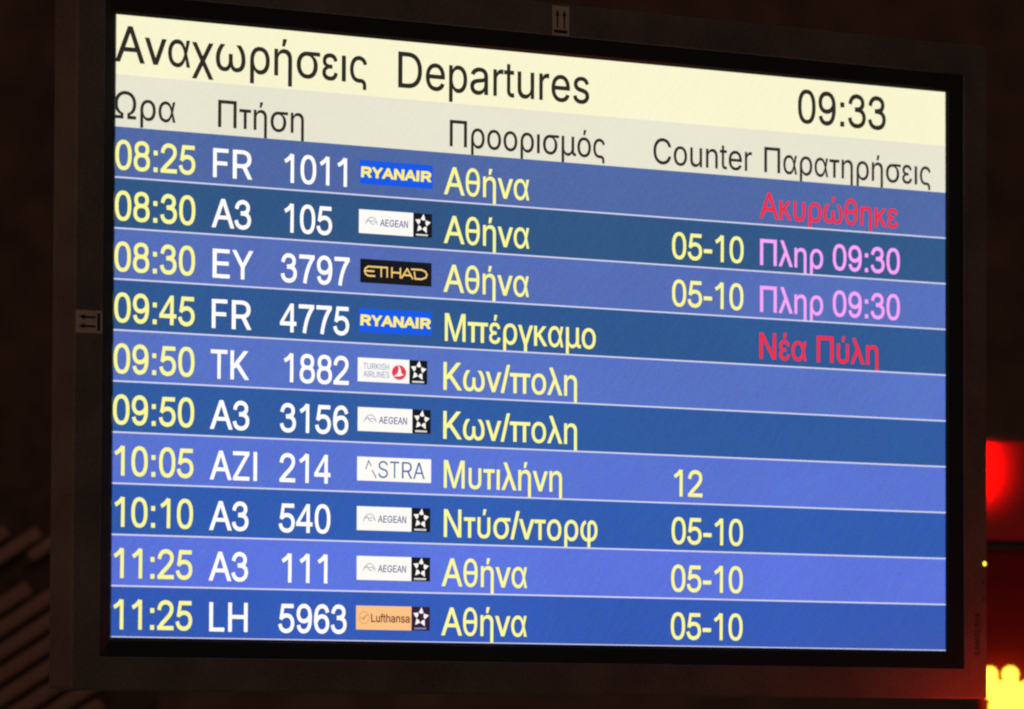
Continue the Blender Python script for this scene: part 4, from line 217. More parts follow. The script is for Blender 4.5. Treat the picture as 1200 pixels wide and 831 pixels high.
έ|371|189 -7 172 -6 156 -5 140 -2 125 2 111 7 97 12 85 19 74 27 64 35 56 45 48 55 43 66 39 77 36 90 36 102 36 109 37 116 38 123 40 129 42 136 45 143 49 149 53 155 59 161 65 167 72 173 79 178 88 182 98 186 109 190 120 193 133 195 147 197 163 198 179 198 231 198 231 169 186 169 176 169 166 168 157 166 148 164 140 161 133 157 126 153 120 149 115 144 110 139 106 133 104 127 101 120 100 114 100 107 101 96 104 87 109 79 116 71 125 64 136 58 148 53 161 50 176 48 192 47 202 48 212 49 221 50 229 52 236 55 243 58 248 62 254 66 258 71 263 76 266 82 269 89 272 96 275 103 277 111 337 99 334 86 330 74 325 63 319 52 312 42 304 33 295 25 285 18 274 11 262 6 250 1 236 -2 221 -5 206 -6 180 182 164 182 149 183 135 185 122 187 111 190 101 193 92 197 83 201 76 206 69 211 64 216 59 222 55 228 52 234 49 241 47 247 45 254 44 260 43 267 43 273 44 287 46 299 50 311 55 323 61 333 69 342 79 351 89 359 100 365 113 371 126 376 141 380 156 382 172 384 189 384 204 384 219 383 233 380 246 377 258 373 269 368 279 362 288 355 297 348 304 340 311 331 317 321 322 311 327 299 330 287 272 273 268 283 264 293 259 301 252 309 245 315 236 321 226 325 215 328 202 330 188 331 174 330 161 328 148 325 138 320 128 314 120 308 113 300 109 291 106 282 105 272 106 263 108 255 112 248 118 241 125 235 134 229 145 225 157 223 171 221 186 220 231 220 231 182 168 429 180 529 244 529 210 429 110 190|99 30 29 99 31 182 45 98 46 97 44 43 171 32 172 98 45 44 44 97 98 97 32 98 31 98 32 32 171 31 170 31 171 4 59 5 59 58 5 99 29 46 46 98 99 98 31 99 31 170 100 160 159 123 124 123 159 159 125 124 5 58 6 7 6 58 58 57 7 8 7 57 57 56 8 9 8 56 10 9 56 56 55 10 11 10 55 12 11 55 55 54 12 13 12 54 14 13 54 15 14 54 54 53 15 16 15 53 17 16 53 53 52 17 18 17 52 19 18 52 52 51 19 20 19 51 21 20 51 22 21 51 51 50 22 23 22 50 24 23 50 50 49 24 25 24 49 26 25 49 49 48 26 27 26 48 28 27 48 48 47 28 47 46 28 46 29 28 100 170 101 170 169 101 102 101 169 103 102 169 169 168 103 104 103 168 105 104 168 168 167 105 106 105 167 107 106 167 108 107 167 109 108 167 167 166 109 110 109 166 111 110 166 112 111 166 166 165 112 113 112 165 114 113 165 115 114 165 165 164 115 116 115 164 117 116 164 164 163 117 118 117 163 163 162 118 119 118 162 120 119 162 162 161 120 121 120 161 122 121 161 161 160 122 160 123 122 96 42 41 95 40 39 34 95 35 174 34 35 1 62 2 61 2 62 40 95 41 96 41 95 95 34 96 33 96 34 173 33 34 34 174 173 127 157 156 156 128 127 154 130 155 130 129 155 65 93 92 65 92 66 63 0 93 64 63 93 93 65 64 37 177 38 94 38 177 177 36 94 153 131 154 130 154 131 62 1 0 0 63 62 38 94 39 95 39 94 35 95 94 94 36 35 36 175 35 174 35 175 128 156 155 155 129 128 181 179 178 68 90 89 69 68 89 151 150 135 135 134 151 133 151 134 82 81 76 77 76 81 81 80 77 80 79 77 78 77 79 144 143 145 69 89 88 70 69 88 88 87 70 71 70 87 87 86 71 72 71 86 86 85 72 73 72 85 85 84 73 84 83 73 74 73 83 83 82 74 75 74 82 82 76 75 145 143 146 143 142 146 147 146 142 142 141 147 141 140 147 148 147 140 140 139 148 139 138 148 149 148 138 138 137 149 150 149 137 137 136 150 135 150 136 66 92 91 67 66 91 91 90 67 90 68 67 175 36 176 151 133 152 133 132 152 153 152 132 131 153 132 179 181 180 2 61 3 61 60 3 4 3 60 59 4 60 97 43 42 42 96 97 96 33 97 32 97 33 172 32 33 33 173 172 125 159 158 126 125 158 158 157 126 157 127 126 31 100 182 30 99 182
ή|410|114 227 114 0 53 0 53 379 112 379 112 287 102 287 110 307 119 324 129 339 140 352 152 362 165 370 180 376 195 381 211 384 227 384 242 384 257 382 270 379 283 374 295 369 306 362 316 353 326 344 334 333 341 321 347 307 351 293 354 276 356 259 357 240 357 -143 296 -143 296 235 295 252 292 268 288 281 281 294 273 304 263 313 252 320 239 325 225 328 210 329 199 329 189 327 179 325 170 322 161 317 152 312 145 306 138 299 132 291 126 283 122 273 118 263 116 252 114 240 189 429 201 529 266 529 231 429 112 311|5 7 6 3 6 7 2 1 0 3 2 0 6 3 0 0 58 6 58 57 6 57 56 6 5 6 56 56 55 5 55 54 5 3 7 4 13 46 45 45 14 13 10 49 48 11 10 48 48 47 11 12 11 47 47 46 12 46 13 12 5 54 53 52 51 8 51 50 8 9 8 50 50 49 9 49 10 9 43 16 44 15 44 16 42 17 43 16 43 17 40 20 41 20 19 41 19 18 41 42 41 18 17 42 18 34 33 32 32 31 34 35 34 31 31 30 35 30 29 35 36 35 29 29 28 36 36 28 37 28 27 37 27 26 37 38 37 26 26 25 38 25 24 38 39 38 24 24 23 39 40 39 23 23 22 40 22 21 40 20 40 21 14 45 44 44 15 14 60 59 62 62 61 60 53 52 8 63 5 8 5 53 8 7 5 63 4 7 63
α|462|202 -8 183 -7 164 -4 147 1 130 8 115 17 100 28 87 40 75 54 65 69 55 86 48 105 42 124 38 144 35 166 34 188 35 211 38 232 42 253 48 272 56 290 65 307 76 323 88 336 101 349 116 360 132 368 148 375 166 380 185 383 204 384 219 384 232 382 245 380 257 376 268 371 278 366 287 360 296 353 304 345 311 337 318 328 324 319 329 310 334 301 339 291 342 281 346 271 349 261 351 251 353 242 376 242 378 191 435 0 377 0 330 191 328 199 326 207 323 216 320 225 317 234 313 244 309 253 305 262 300 271 295 280 289 288 282 296 275 303 267 310 259 316 250 321 240 325 229 328 218 329 206 330 193 329 180 327 169 324 158 319 148 313 138 305 130 296 122 287 115 276 110 264 105 250 101 236 98 221 97 205 96 188 97 171 98 155 101 140 105 126 109 113 115 101 121 90 129 80 137 71 146 64 156 58 167 53 178 49 190 47 203 46 215 47 226 49 237 52 247 56 256 61 264 67 272 74 280 81 287 89 293 97 299 106 304 116 309 125 313 134 317 144 320 154 324 163 326 172 329 180 330 189 372 379 429 379 378 189 376 139 356 139 353 130 350 120 347 110 343 100 339 90 334 80 329 70 323 61 317 51 310 42 303 34 295 26 286 18 276 12 266 6 255 1 243 -3 230 -6 216 -8 330 190 347 267 378 190 349 115|15 14 90 16 15 90 8 7 98 98 97 8 9 8 97 97 96 9 10 9 96 96 95 10 11 10 95 95 94 11 12 11 94 94 93 12 13 12 93 93 92 13 14 13 92 92 91 14 90 14 91 16 90 89 89 88 16 17 16 88 88 87 17 18 17 87 87 86 18 19 18 86 86 85 19 20 19 85 85 84 20 21 20 84 84 83 21 22 21 83 23 22 83 1 103 2 78 77 28 77 29 28 2 103 3 103 102 3 102 101 3 4 3 101 26 80 79 27 26 79 79 78 27 78 28 27 0 105 104 105 0 149 149 106 105 75 30 76 107 148 147 147 108 107 72 33 73 32 73 33 106 149 148 148 107 106 73 32 74 32 31 74 75 74 31 30 75 31 0 104 1 103 1 104 29 77 76 76 30 29 4 101 5 101 100 5 6 5 100 100 99 6 7 6 99 98 7 99 23 83 82 82 81 23 24 23 81 81 80 24 25 24 80 80 26 25 144 143 110 37 36 70 71 70 36 35 71 36 110 143 142 111 110 142 142 141 111 112 111 141 141 140 112 113 112 140 140 139 113 40 39 68 69 68 39 39 38 69 70 69 38 37 70 38 127 52 152 152 52 128 53 128 129 130 129 128 51 50 52 52 127 51 131 132 129 129 130 131 50 51 49 48 49 51 151 48 51 53 129 132 113 139 138 114 113 138 138 137 114 115 114 137 137 136 115 116 115 136 136 135 116 117 116 135 135 134 117 118 117 134 134 133 118 63 62 47 47 46 63 64 63 46 46 45 64 45 44 64 65 64 44 44 43 65 66 65 43 43 42 66 67 66 42 42 41 67 68 67 41 40 68 41 108 147 146 146 145 108 109 108 145 145 144 109 144 110 109 71 35 72 35 34 72 33 72 34 119 118 133 153 150 133 125 124 133 124 123 133 123 122 133 122 121 133 121 120 133 120 119 133 150 153 132 54 53 132 125 133 150 47 62 151 55 150 151 56 55 151 57 56 151 58 57 151 59 58 151 60 59 151 61 60 151 62 61 151 48 151 150 49 48 150 50 49 150 52 50 150 128 52 150 130 128 150 131 130 150 132 131 150 127 126 151 51 127 151 128 53 152 54 132 153
γ|355|4 369 144 10 213 10 73 369 284 369 353 369 147 -148 210 -148 210 71 147 71 178 98 210 10 210 18 189 71 168 71 147 18 147 10|1 9 0 3 0 9 2 5 8 5 4 8 3 9 10 2 8 12 8 4 10 11 2 12 14 10 9 10 14 13 8 10 13 12 8 13 1 16 15 12 13 14 9 1 15 14 9 15 11 12 16 12 14 15 15 16 12 6 7 11 11 16 6
ε|371|189 -7 172 -6 156 -5 140 -2 125 2 111 7 97 12 85 19 74 27 64 35 56 45 48 55 43 66 39 77 36 90 36 102 36 109 37 116 38 123 40 129 42 136 45 143 49 149 53 155 59 161 65 167 72 173 79 178 88 182 98 186 109 190 120 193 133 195 147 197 163 198 179 198 231 198 231 169 186 169 176 169 166 168 157 166 148 164 140 161 133 157 126 153 120 149 115 144 110 139 106 133 104 127 101 120 100 114 100 107 101 96 104 87 109 79 116 71 125 64 136 58 148 53 161 50 176 48 192 47 202 48 212 49 221 50 229 52 236 55 243 58 248 62 254 66 258 71 263 76 266 82 269 89 272 96 275 103 277 111 337 99 334 86 330 74 325 63 319 52 312 42 304 33 295 25 285 18 274 11 262 6 250 1 236 -2 221 -5 206 -6 180 182 164 182 149 183 135 185 122 187 111 190 101 193 92 197 83 201 76 206 69 211 64 216 59 222 55 228 52 234 49 241 47 247 45 254 44 260 43 267 43 273 44 287 46 299 50 311 55 323 61 333 69 342 79 351 89 359 100 365 113 371 126 376 141 380 156 382 172 384 189 384 204 384 219 383 233 380 246 377 258 373 269 368 279 362 288 355 297 348 304 340 311 331 317 321 322 311 327 299 330 287 272 273 268 283 264 293 259 301 252 309 245 315 236 321 226 325 215 328 202 330 188 331 174 330 161 328 148 325 138 320 128 314 120 308 113 300 109 291 106 282 105 272 106 263 108 255 112 248 118 241 125 235 134 229 145 225 157 223 171 221 186 220 231 220 231 182 110 190|99 30 29 99 31 178 43 97 44 98 46 45 45 44 98 44 97 98 97 32 98 31 98 32 32 171 31 171 170 31 159 125 124 4 59 5 59 58 5 6 5 58 99 29 46 46 98 99 98 31 99 31 170 100 160 159 123 159 124 123 6 58 7 58 57 7 8 7 57 57 56 8 9 8 56 10 9 56 56 55 10 11 10 55 12 11 55 55 54 12 13 12 54 14 13 54 15 14 54 54 53 15 16 15 53 17 16 53 53 52 17 18 17 52 19 18 52 52 51 19 20 19 51 21 20 51 22 21 51 51 50 22 23 22 50 24 23 50 50 49 24 25 24 49 26 25 49 49 48 26 27 26 48 28 27 48 48 47 28 47 46 28 46 29 28 100 170 101 170 169 101 102 101 169 103 102 169 169 168 103 104 103 168 105 104 168 168 167 105 106 105 167 107 106 167 108 107 167 109 108 167 167 166 109 110 109 166 111 110 166 112 111 166 166 165 112 113 112 165 114 113 165 115 114 165 165 164 115 116 115 164 117 116 164 164 163 117 118 117 163 163 162 118 119 118 162 120 119 162 162 161 120 121 120 161 122 121 161 161 160 122 160 123 122 41 96 42 172 33 173 95 40 39 1 62 2 62 61 2 40 95 41 96 41 95 95 34 96 33 96 34 173 33 34 34 174 173 126 158 157 127 126 157 157 156 127 156 128 127 154 130 155 130 129 155 65 93 92 65 92 66 63 0 93 64 63 93 93 65 64 37 177 38 94 38 177 177 36 94 35 94 36 175 35 36 153 131 154 130 154 131 62 1 0 0 63 62 38 94 39 95 39 94 94 35 95 34 95 35 174 34 35 35 175 174 128 156 155 155 129 128 68 90 89 69 68 89 151 150 135 135 134 151 133 151 134 82 81 76 77 76 81 81 80 77 80 79 77 78 77 79 144 143 145 69 89 88 70 69 88 88 87 70 71 70 87 87 86 71 72 71 86 86 85 72 73 72 85 85 84 73 84 83 73 74 73 83 83 82 74 75 74 82 82 76 75 145 143 146 143 142 146 147 146 142 142 141 147 141 140 147 148 147 140 140 139 148 139 138 148 149 148 138 138 137 149 150 149 137 137 136 150 135 150 136 66 92 91 67 66 91 91 90 67 90 68 67 175 36 176 151 133 152 133 132 152 153 152 132 131 153 132 2 61 3 61 60 3 4 3 60 59 4 60 97 43 42 42 96 97 96 33 97 32 97 33 33 172 32 171 32 172 125 159 158 158 126 125 31 100 178 30 99 178
η|410|114 227 114 0 53 0 53 379 112 379 112 287 102 287 110 307 119 324 129 339 140 352 152 362 165 370 180 376 195 381 211 384 227 384 242 384 257 382 270 379 283 374 295 369 306 362 316 353 326 344 334 333 341 321 347 307 351 293 354 276 356 259 357 240 357 -143 296 -143 296 235 295 252 292 268 288 281 281 294 273 304 263 313 252 320 239 325 225 328 210 329 199 329 189 327 179 325 170 322 161 317 152 312 145 306 138 299 132 291 126 283 122 273 118 263 116 252 114 240 112 311|5 7 6 3 6 7 2 1 0 3 2 0 6 3 0 0 58 6 58 57 6 57 56 6 5 6 56 56 55 5 55 54 5 3 7 4 13 46 45 45 14 13 12 47 46 46 13 12 9 50 49 10 9 49 49 48 10 11 10 48 48 47 11 47 12 11 5 54 53 52 51 8 51 50 8 50 9 8 42 17 43 17 16 43 44 43 16 15 44 16 40 20 41 20 19 41 19 18 41 42 41 18 17 42 18 34 33 32 32 31 34 35 34 31 31 30 35 30 29 35 35 29 36 29 28 36 37 36 28 28 27 37 27 26 37 38 37 26 26 25 38 25 24 38 39 38 24 24 23 39 40 39 23 23 22 40 22 21 40 20 40 21 14 45 44 44 15 14 53 52 8 59 5 8 5 53 8 7 5 59 4 7 59
θ|432|216 -8 195 -7 175 -3 156 3 139 11 122 23 107 36 94 51 82 69 71 88 62 109 54 133 48 158 44 184 41 213 40 243 40 266 41 296 44 324 48 351 54 376 62 399 71 421 82 440 94 458 107 473 122 486 139 497 156 506 175 512 195 516 216 517 237 516 257 512 275 506 293 497 309 486 324 473 338 458 350 440 361 421 370 399 378 376 384 351 388 324 390 296 391 266 391 243 390 213 388 184 384 158 378 133 370 109 361 88 350 69 338 51 324 36 309 23 293 11 275 3 257 -3 237 -7 216 46 237 48 255 54 272 64 287 77 300 95 311 115 319 140 325 167 328 198 329 231 329 277 328 311 325 342 319 369 311 393 300 414 287 431 272 445 255 455 237 460 216 462 195 460 176 455 159 445 144 431 132 414 121 393 113 369 107 342 103 311 102 277 102 231 103 198 107 167 113 140 121 115 132 95 144 77 159 64 176 54 195 48 85 229 85 280 348 280 348 229 102 280 329 280 329 229 102 229|111 94 104 94 93 104 105 104 93 93 108 105 12 11 96 13 12 96 96 95 13 95 104 13 14 13 104 15 14 104 16 15 104 104 105 16 17 16 105 18 17 105 105 92 18 92 91 18 19 18 91 20 19 91 2 102 3 0 62 1 103 1 62 1 103 2 102 2 103 29 28 85 85 84 29 84 30 29 3 102 4 102 101 4 5 4 101 100 5 101 25 87 86 26 25 86 27 26 86 86 85 27 85 28 27 5 100 6 7 6 100 100 99 7 8 7 99 99 98 8 9 8 98 10 9 98 98 97 10 11 10 97 96 11 97 20 91 90 21 20 90 90 89 21 22 21 89 23 22 89 89 88 23 24 23 88 88 87 24 87 25 24 82 32 83 31 83 32 64 60 59 63 61 60 60 64 63 81 33 82 32 82 33 57 56 66 64 59 58 65 64 58 58 57 65 57 66 65 36 35 80 81 80 35 35 34 81 33 81 34 107 106 73 72 110 107 107 73 72 73 106 109 51 50 70 50 49 70 71 70 49 107 71 49 49 48 107 48 47 107 106 107 47 47 46 106 46 45 106 45 44 106 74 106 44 75 74 44 44 43 75 43 42 75 66 56 55 67 66 55 55 54 67 68 67 54 54 53 68 53 52 68 69 68 52 52 51 69 51 70 69 75 42 76 42 41 76 77 76 41 41 40 77 40 39 77 78 77 39 39 38 78 79 78 38 38 37 79 80 79 37 36 80 37 62 0 61 61 63 62 94 111 72 93 94 72 72 73 93 73 109 93 30 84 83 83 31 30 92 105 108 108 93 109 106 74 109 71 107 110 110 72 111 104 95 111
ι|158|47 0 110 0 110 369 47 369|3 0 1 1 2 3
κ|346|35 0 98 0 98 369 35 369 239 369 56 173 137 173 321 369 104 214 267 0 344 0 181 214 98 218 98 173 135 173 175 214|3 0 5 5 0 1 11 6 9 9 10 11 3 5 2 12 2 5 5 1 13 12 5 13 8 12 13 13 14 8 4 12 8 7 4 15 6 8 14 9 6 14 6 11 15 8 6 15 4 8 15
λ|355|51 509 280 0 351 0 122 509 155 305 8 0 74 0 221 305 149 292 181 221 217 297 214 305|3 0 4 4 0 8 1 2 9 5 6 8 8 6 9 3 4 11 8 9 10 4 8 10 2 10 9 10 7 11 4 10 11
μ|407|53 -143 53 379 114 379 114 150 114 137 116 124 118 112 122 102 126 92 131 83 137 76 144 69 152 64 160 59 168 55 177 52 186 50 196 49 206 48 216 49 226 50 235 52 244 55 252 59 260 64 267 69 274 76 280 84 285 92 289 102 292 112 294 124 296 137 296 150 296 379 357 379 357 86 357 79 358 73 360 68 362 63 365 60 369 57 374 55 380 54 387 53 394 53 404 53 404 0 392 0 374 1 358 3 344 8 331 14 321 22 313 31 306 43 301 55 299 70 298 86 298 120 312 120 311 106 310 92 308 80 305 68 301 58 297 49 292 40 287 32 281 26 274 20 268 14 261 10 254 6 247 3 240 0 232 -2 225 -3 219 -5 212 -5 206 -5 200 -5 193 -5 186 -3 179 -2 172 0 165 3 158 6 151 10 144 14 138 20 131 26 125 32 120 40 115 49 111 58 107 68 104 80 102 92 100 106 100 120 114 120 114 -143 301 57 114 51|98 99 0 100 0 99 0 100 101 1 0 101 96 97 0 98 0 97 101 100 102 4 3 101 1 101 3 3 2 1 95 94 11 96 0 105 100 99 102 6 5 102 101 102 5 4 101 5 16 84 17 84 16 85 86 85 16 86 16 87 16 15 87 88 87 15 89 88 15 14 89 15 82 81 18 18 81 80 80 19 18 20 78 77 20 77 76 76 75 20 75 21 20 80 79 78 19 80 78 78 20 19 84 83 82 17 84 82 82 18 17 89 14 90 91 90 14 14 13 91 92 91 13 13 12 92 93 92 12 94 93 12 11 94 12 71 70 23 24 23 70 70 69 24 65 66 57 66 65 58 66 58 104 31 30 60 32 31 60 24 69 68 25 24 68 68 67 25 26 25 67 27 26 58 58 59 27 28 27 59 29 28 59 63 64 37 37 36 63 62 63 36 61 62 36 46 49 48 48 47 46 49 46 45 49 45 50 45 44 50 44 43 50 50 43 51 43 42 51 52 51 42 42 41 52 53 52 41 54 53 41 41 40 54 55 54 40 56 55 40 40 39 56 37 64 38 65 57 56 56 39 65 39 38 65 38 64 65 58 65 64 59 58 64 64 63 59 63 62 59 62 61 60 32 60 61 33 32 61 61 36 33 36 35 33 34 33 35 21 75 74 74 73 21 22 21 73 73 72 22 72 71 22 71 23 22 26 67 58 104 58 67 29 59 30 60 30 59 62 60 59 57 66 104 95 11 105 6 102 105 7 6 105 8 7 105 9 8 105 10 9 105 11 10 105 96 105 102 97 96 102 98 97 102 99 98 102 0 103 105
ν|355|4 369 144 0 213 0 73 369 284 369 353 369 178 91|3 0 1 4 2 5 3 1 6 2 4 6 1 2 6
ο|415|207 -8 187 -7 168 -4 150 1 133 8 117 16 102 27 88 39 76 53 65 68 56 85 48 103 42 123 38 143 35 165 34 187 35 211 38 233 42 253 48 273 56 291 65 308 76 323 88 337 102 349 117 360 133 369 150 376 168 380 187 383 207 384 228 383 247 380 265 376 282 369 299 360 314 349 327 337 339 323 350 308 359 291 367 273 373 253 378 233 380 211 381 187 380 165 378 143 373 123 367 103 359 85 350 68 339 53 327 39 314 27 299 16 282 8 265 1 247 -4 228 -7 207 46 222 47 236 50 248 53 260 59 270 66 280 74 288 83 295 94 302 105 307 117 311 131 315 144 317 158 319 173 319 187 319 202 317 217 315 231 311 245 307 258 302 271 295 282 288 292 280 302 270 310 260 317 248 323 236 327 222 329 207 330 193 329 179 327 167 323 155 317 145 310 136 302 127 292 120 282 114 271 108 258 104 245 101 231 98 217 97 203 96 187 97 173 98 158 101 144 104 131 108 117 114 105 120 94 127 83 136 74 145 66 155 59 167 53 179 50 193 47|11 10 110 110 109 11 12 11 109 109 108 12 13 12 108 108 107 13 14 13 107 107 106 14 15 14 106 106 105 15 105 104 15 16 15 104 104 103 16 17 16 103 103 102 17 18 17 102 102 101 18 19 18 101 101 100 19 20 19 100 0 60 1 60 119 1 29 92 91 1 119 2 119 118 2 117 2 118 27 93 92 28 27 92 92 29 28 2 117 3 4 3 117 117 116 4 5 4 116 115 5 116 25 95 94 26 25 94 94 93 26 93 27 26 5 115 6 115 114 6 7 6 114 114 113 7 8 7 113 113 112 8 9 8 112 112 111 9 10 9 111 110 10 111 20 100 99 21 20 99 99 98 21 22 21 98 98 97 22 23 22 97 97 96 23 24 23 96 96 95 24 95 25 24 89 31 90 30 90 31 63 58 57 61 59 58 62 61 58 58 63 62 31 89 88 88 32 31 63 57 56 64 63 56 56 55 64 55 65 64 85 35 86 35 34 86 87 86 34 34 33 87 88 87 33 32 88 33 50 49 70 71 70 49 49 48 71 72 71 48 48 47 72 73 72 47 47 46 73 74 73 46 46 45 74 75 74 45 76 75 45 45 44 76 77 76 44 44 43 77 78 77 43 43 42 78 79 78 42 42 41 79 80 79 41 41 40 80 65 55 54 66 65 54 54 53 66 67 66 53 53 52 67 68 67 52 52 51 68 69 68 51 51 50 69 50 70 69 80 40 81 40 39 81 82 81 39 39 38 82 83 82 38 38 37 83 84 83 37 37 36 84 85 84 36 35 85 36 60 0 59 59 61 60 29 91 90 90 30 29
π|468|91 0 154 0 154 356 91 356 304 0 367 0 367 356 304 356 10 313 458 313 458 369 10 369 91 313 154 313 304 313 367 313|11 8 3 3 2 11 4 5 15 6 9 10 6 10 7 11 2 7 7 10 11 1 13 0 3 8 12 2 3 12 13 2 12 12 0 13 7 2 14 2 13 14 6 7 14 15 6 14 14 4 15 9 6 15
ρ|424|53 -143 53 189 53 213 56 235 60 255 66 275 74 293 83 310 93 325 105 338 118 350 132 361 148 369 165 376 183 381 202 383 222 384 242 383 260 381 278 376 295 369 311 361 325 350 338 339 350 325 360 310 369 293 377 275 383 256 387 235 389 213 390 189 389 166 387 144 383 123 377 104 370 85 361 68 351 53 340 39 327 27 313 16 298 8 282 1 266 -4 248 -7 229 -8 216 -8 203 -6 192 -4 182 -1 172 4 164 9 156 14 149 19 143 25 138 31 133 37 129 43 125 49 121 54 118 59 114 59 114 -143 220 47 234 48 247 50 259 54 270 59 280 66 289 74 297 83 304 93 311 104 316 117 320 130 324 144 326 158 328 174 328 190 328 205 326 220 324 234 321 248 316 261 311 273 305 284 298 294 290 303 281 311 271 318 260 323 248 327 235 329 221 330 208 329 195 327 183 323 172 319 162 312 153 305 145 296 137 286 131 275 125 263 121 250 117 236 115 222 113 206 113 190 113 173 115 158 117 143 121 129 125 115 131 103 137 92 144 82 152 73 162 65 172 58 183 53 194 50 207 47|1 0 62 110 109 1 109 108 1 2 1 108 115 114 62 114 113 62 1 62 113 113 112 1 112 111 1 110 1 111 2 108 107 3 2 107 107 106 3 4 3 106 106 105 4 5 4 105 105 104 5 6 5 104 104 103 6 7 6 103 57 56 119 13 98 97 48 123 49 15 96 95 49 123 50 123 122 50 51 50 122 121 51 122 13 97 96 14 13 96 96 15 14 51 121 52 53 52 121 121 120 53 54 53 120 55 54 120 56 55 120 119 56 120 98 13 12 0 63 62 57 119 58 119 118 58 59 58 118 60 59 118 61 60 118 118 117 61 117 116 61 62 61 116 115 62 116 7 103 102 8 7 102 102 101 8 9 8 101 101 100 9 10 9 100 100 99 10 11 10 99 99 98 11 98 12 11 46 65 64 16 94 93 93 17 16 66 45 44 67 66 44 65 46 45 45 66 65 17 93 92 92 18 17 90 89 21 20 90 21 67 44 43 68 67 43 43 42 68 90 20 91 20 19 91 92 91 19 18 92 19 36 35 74 75 74 35 35 34 75 76 75 34 34 33 76 77 76 33 33 32 77 78 77 32 32 31 78 79 78 31 80 79 31 31 30 80 81 80 30 30 29 81 82 81 29 29 28 82 83 82 28 28 27 83 84 83 27 27 26 84 68 42 41 69 68 41 41 40 69 70 69 40 40 39 70 71 70 39 39 38 71 72 71 38 38 37 72 73 72 37 37 36 73 36 74 73 84 26 85 26 25 85 86 85 25 25 24 86 87 86 24 24 23 87 88 87 23 23 22 88 89 88 22 21 89 22 46 64 47 48 47 64 123 48 64 15 95 94 94 16 15
ς|394|290 -98 290 -43 289 -35 288 -28 285 -22 281 -16 276 -11 271 -7 264 -4 257 -2 249 0 240 0 207 0 187 1 168 4 150 8 133 14 117 23 102 32 88 44 76 57 65 71 56 87 48 105 42 123 38 143 35 165 34 187 35 211 38 233 42 253 48 273 56 291 65 308 76 323 88 337 102 349 117 360 133 369 150 376 168 380 187 383 207 384 218 384 229 383 240 382 250 380 260 377 270 374 279 370 288 366 297 361 305 356 313 350 320 344 327 337 334 330 340 322 345 314 350 305 355 296 358 287 362 277 303 262 301 268 299 273 296 279 294 284 290 289 287 294 283 299 279 303 275 307 270 311 265 314 260 317 254 320 248 323 242 325 236 327 229 328 222 329 215 330 207 330 193 329 179 327 167 323 155 317 145 310 136 302 127 292 120 282 114 271 108 258 104 245 101 231 98 217 97 203 96 187 97 173 98 158 101 145 104 131 108 119 114 107 120 97 127 87 136 78 145 71 155 65 167 60 179 56 193 54 207 53 240 53 253 53 265 51 276 49 287 46 297 42 307 37 315 31 323 24 329 17 335 9 340 0 344 -10 346 -20 348 -31 349 -42 349 -98|22 21 104 104 103 22 23 22 103 103 102 23 24 23 102 102 101 24 25 24 101 101 100 25 26 25 100 100 99 26 27 26 99 99 98 27 98 97 27 28 27 97 97 96 28 29 28 96 96 95 29 30 29 95 95 94 30 31 30 94 94 93 31 32 31 93 93 92 32 33 32 92 17 16 109 109 108 17 88 87 37 38 37 87 13 111 14 85 41 40 42 83 82 82 43 42 12 113 13 113 112 13 111 13 112 41 85 84 84 83 41 83 42 41 14 111 15 111 110 15 16 15 110 109 16 110 38 87 86 39 38 86 86 85 39 85 40 39 17 108 18 108 107 18 19 18 107 107 106 19 20 19 106 106 105 20 21 20 105 104 21 105 33 92 91 34 33 91 91 90 34 35 34 90 90 89 35 36 35 89 89 88 36 88 37 36 80 79 45 44 80 45 114 11 10 10 115 114 78 77 47 79 78 47 47 46 79 45 79 46 7 118 8 118 117 8 9 8 117 117 116 9 10 9 116 115 10 116 74 50 75 50 49 75 76 75 49 77 76 49 49 48 77 47 77 48 1 0 130 130 129 1 129 128 1 2 1 128 128 127 2 62 61 63 64 63 61 65 64 61 61 60 65 60 59 65 66 65 59 67 66 59 59 58 67 58 57 67 68 67 57 2 127 3 127 126 3 126 125 3 4 3 125 125 124 4 124 123 4 5 4 123 123 122 5 122 121 5 6 5 121 121 120 6 7 6 120 120 119 7 118 7 119 68 57 69 57 56 69 56 55 69 70 69 55 55 54 70 71 70 54 54 53 71 72 71 53 53 52 72 73 72 52 52 51 73 74 73 51 50 74 51 113 12 11 11 114 113 80 44 81 82 81 44 43 82 44
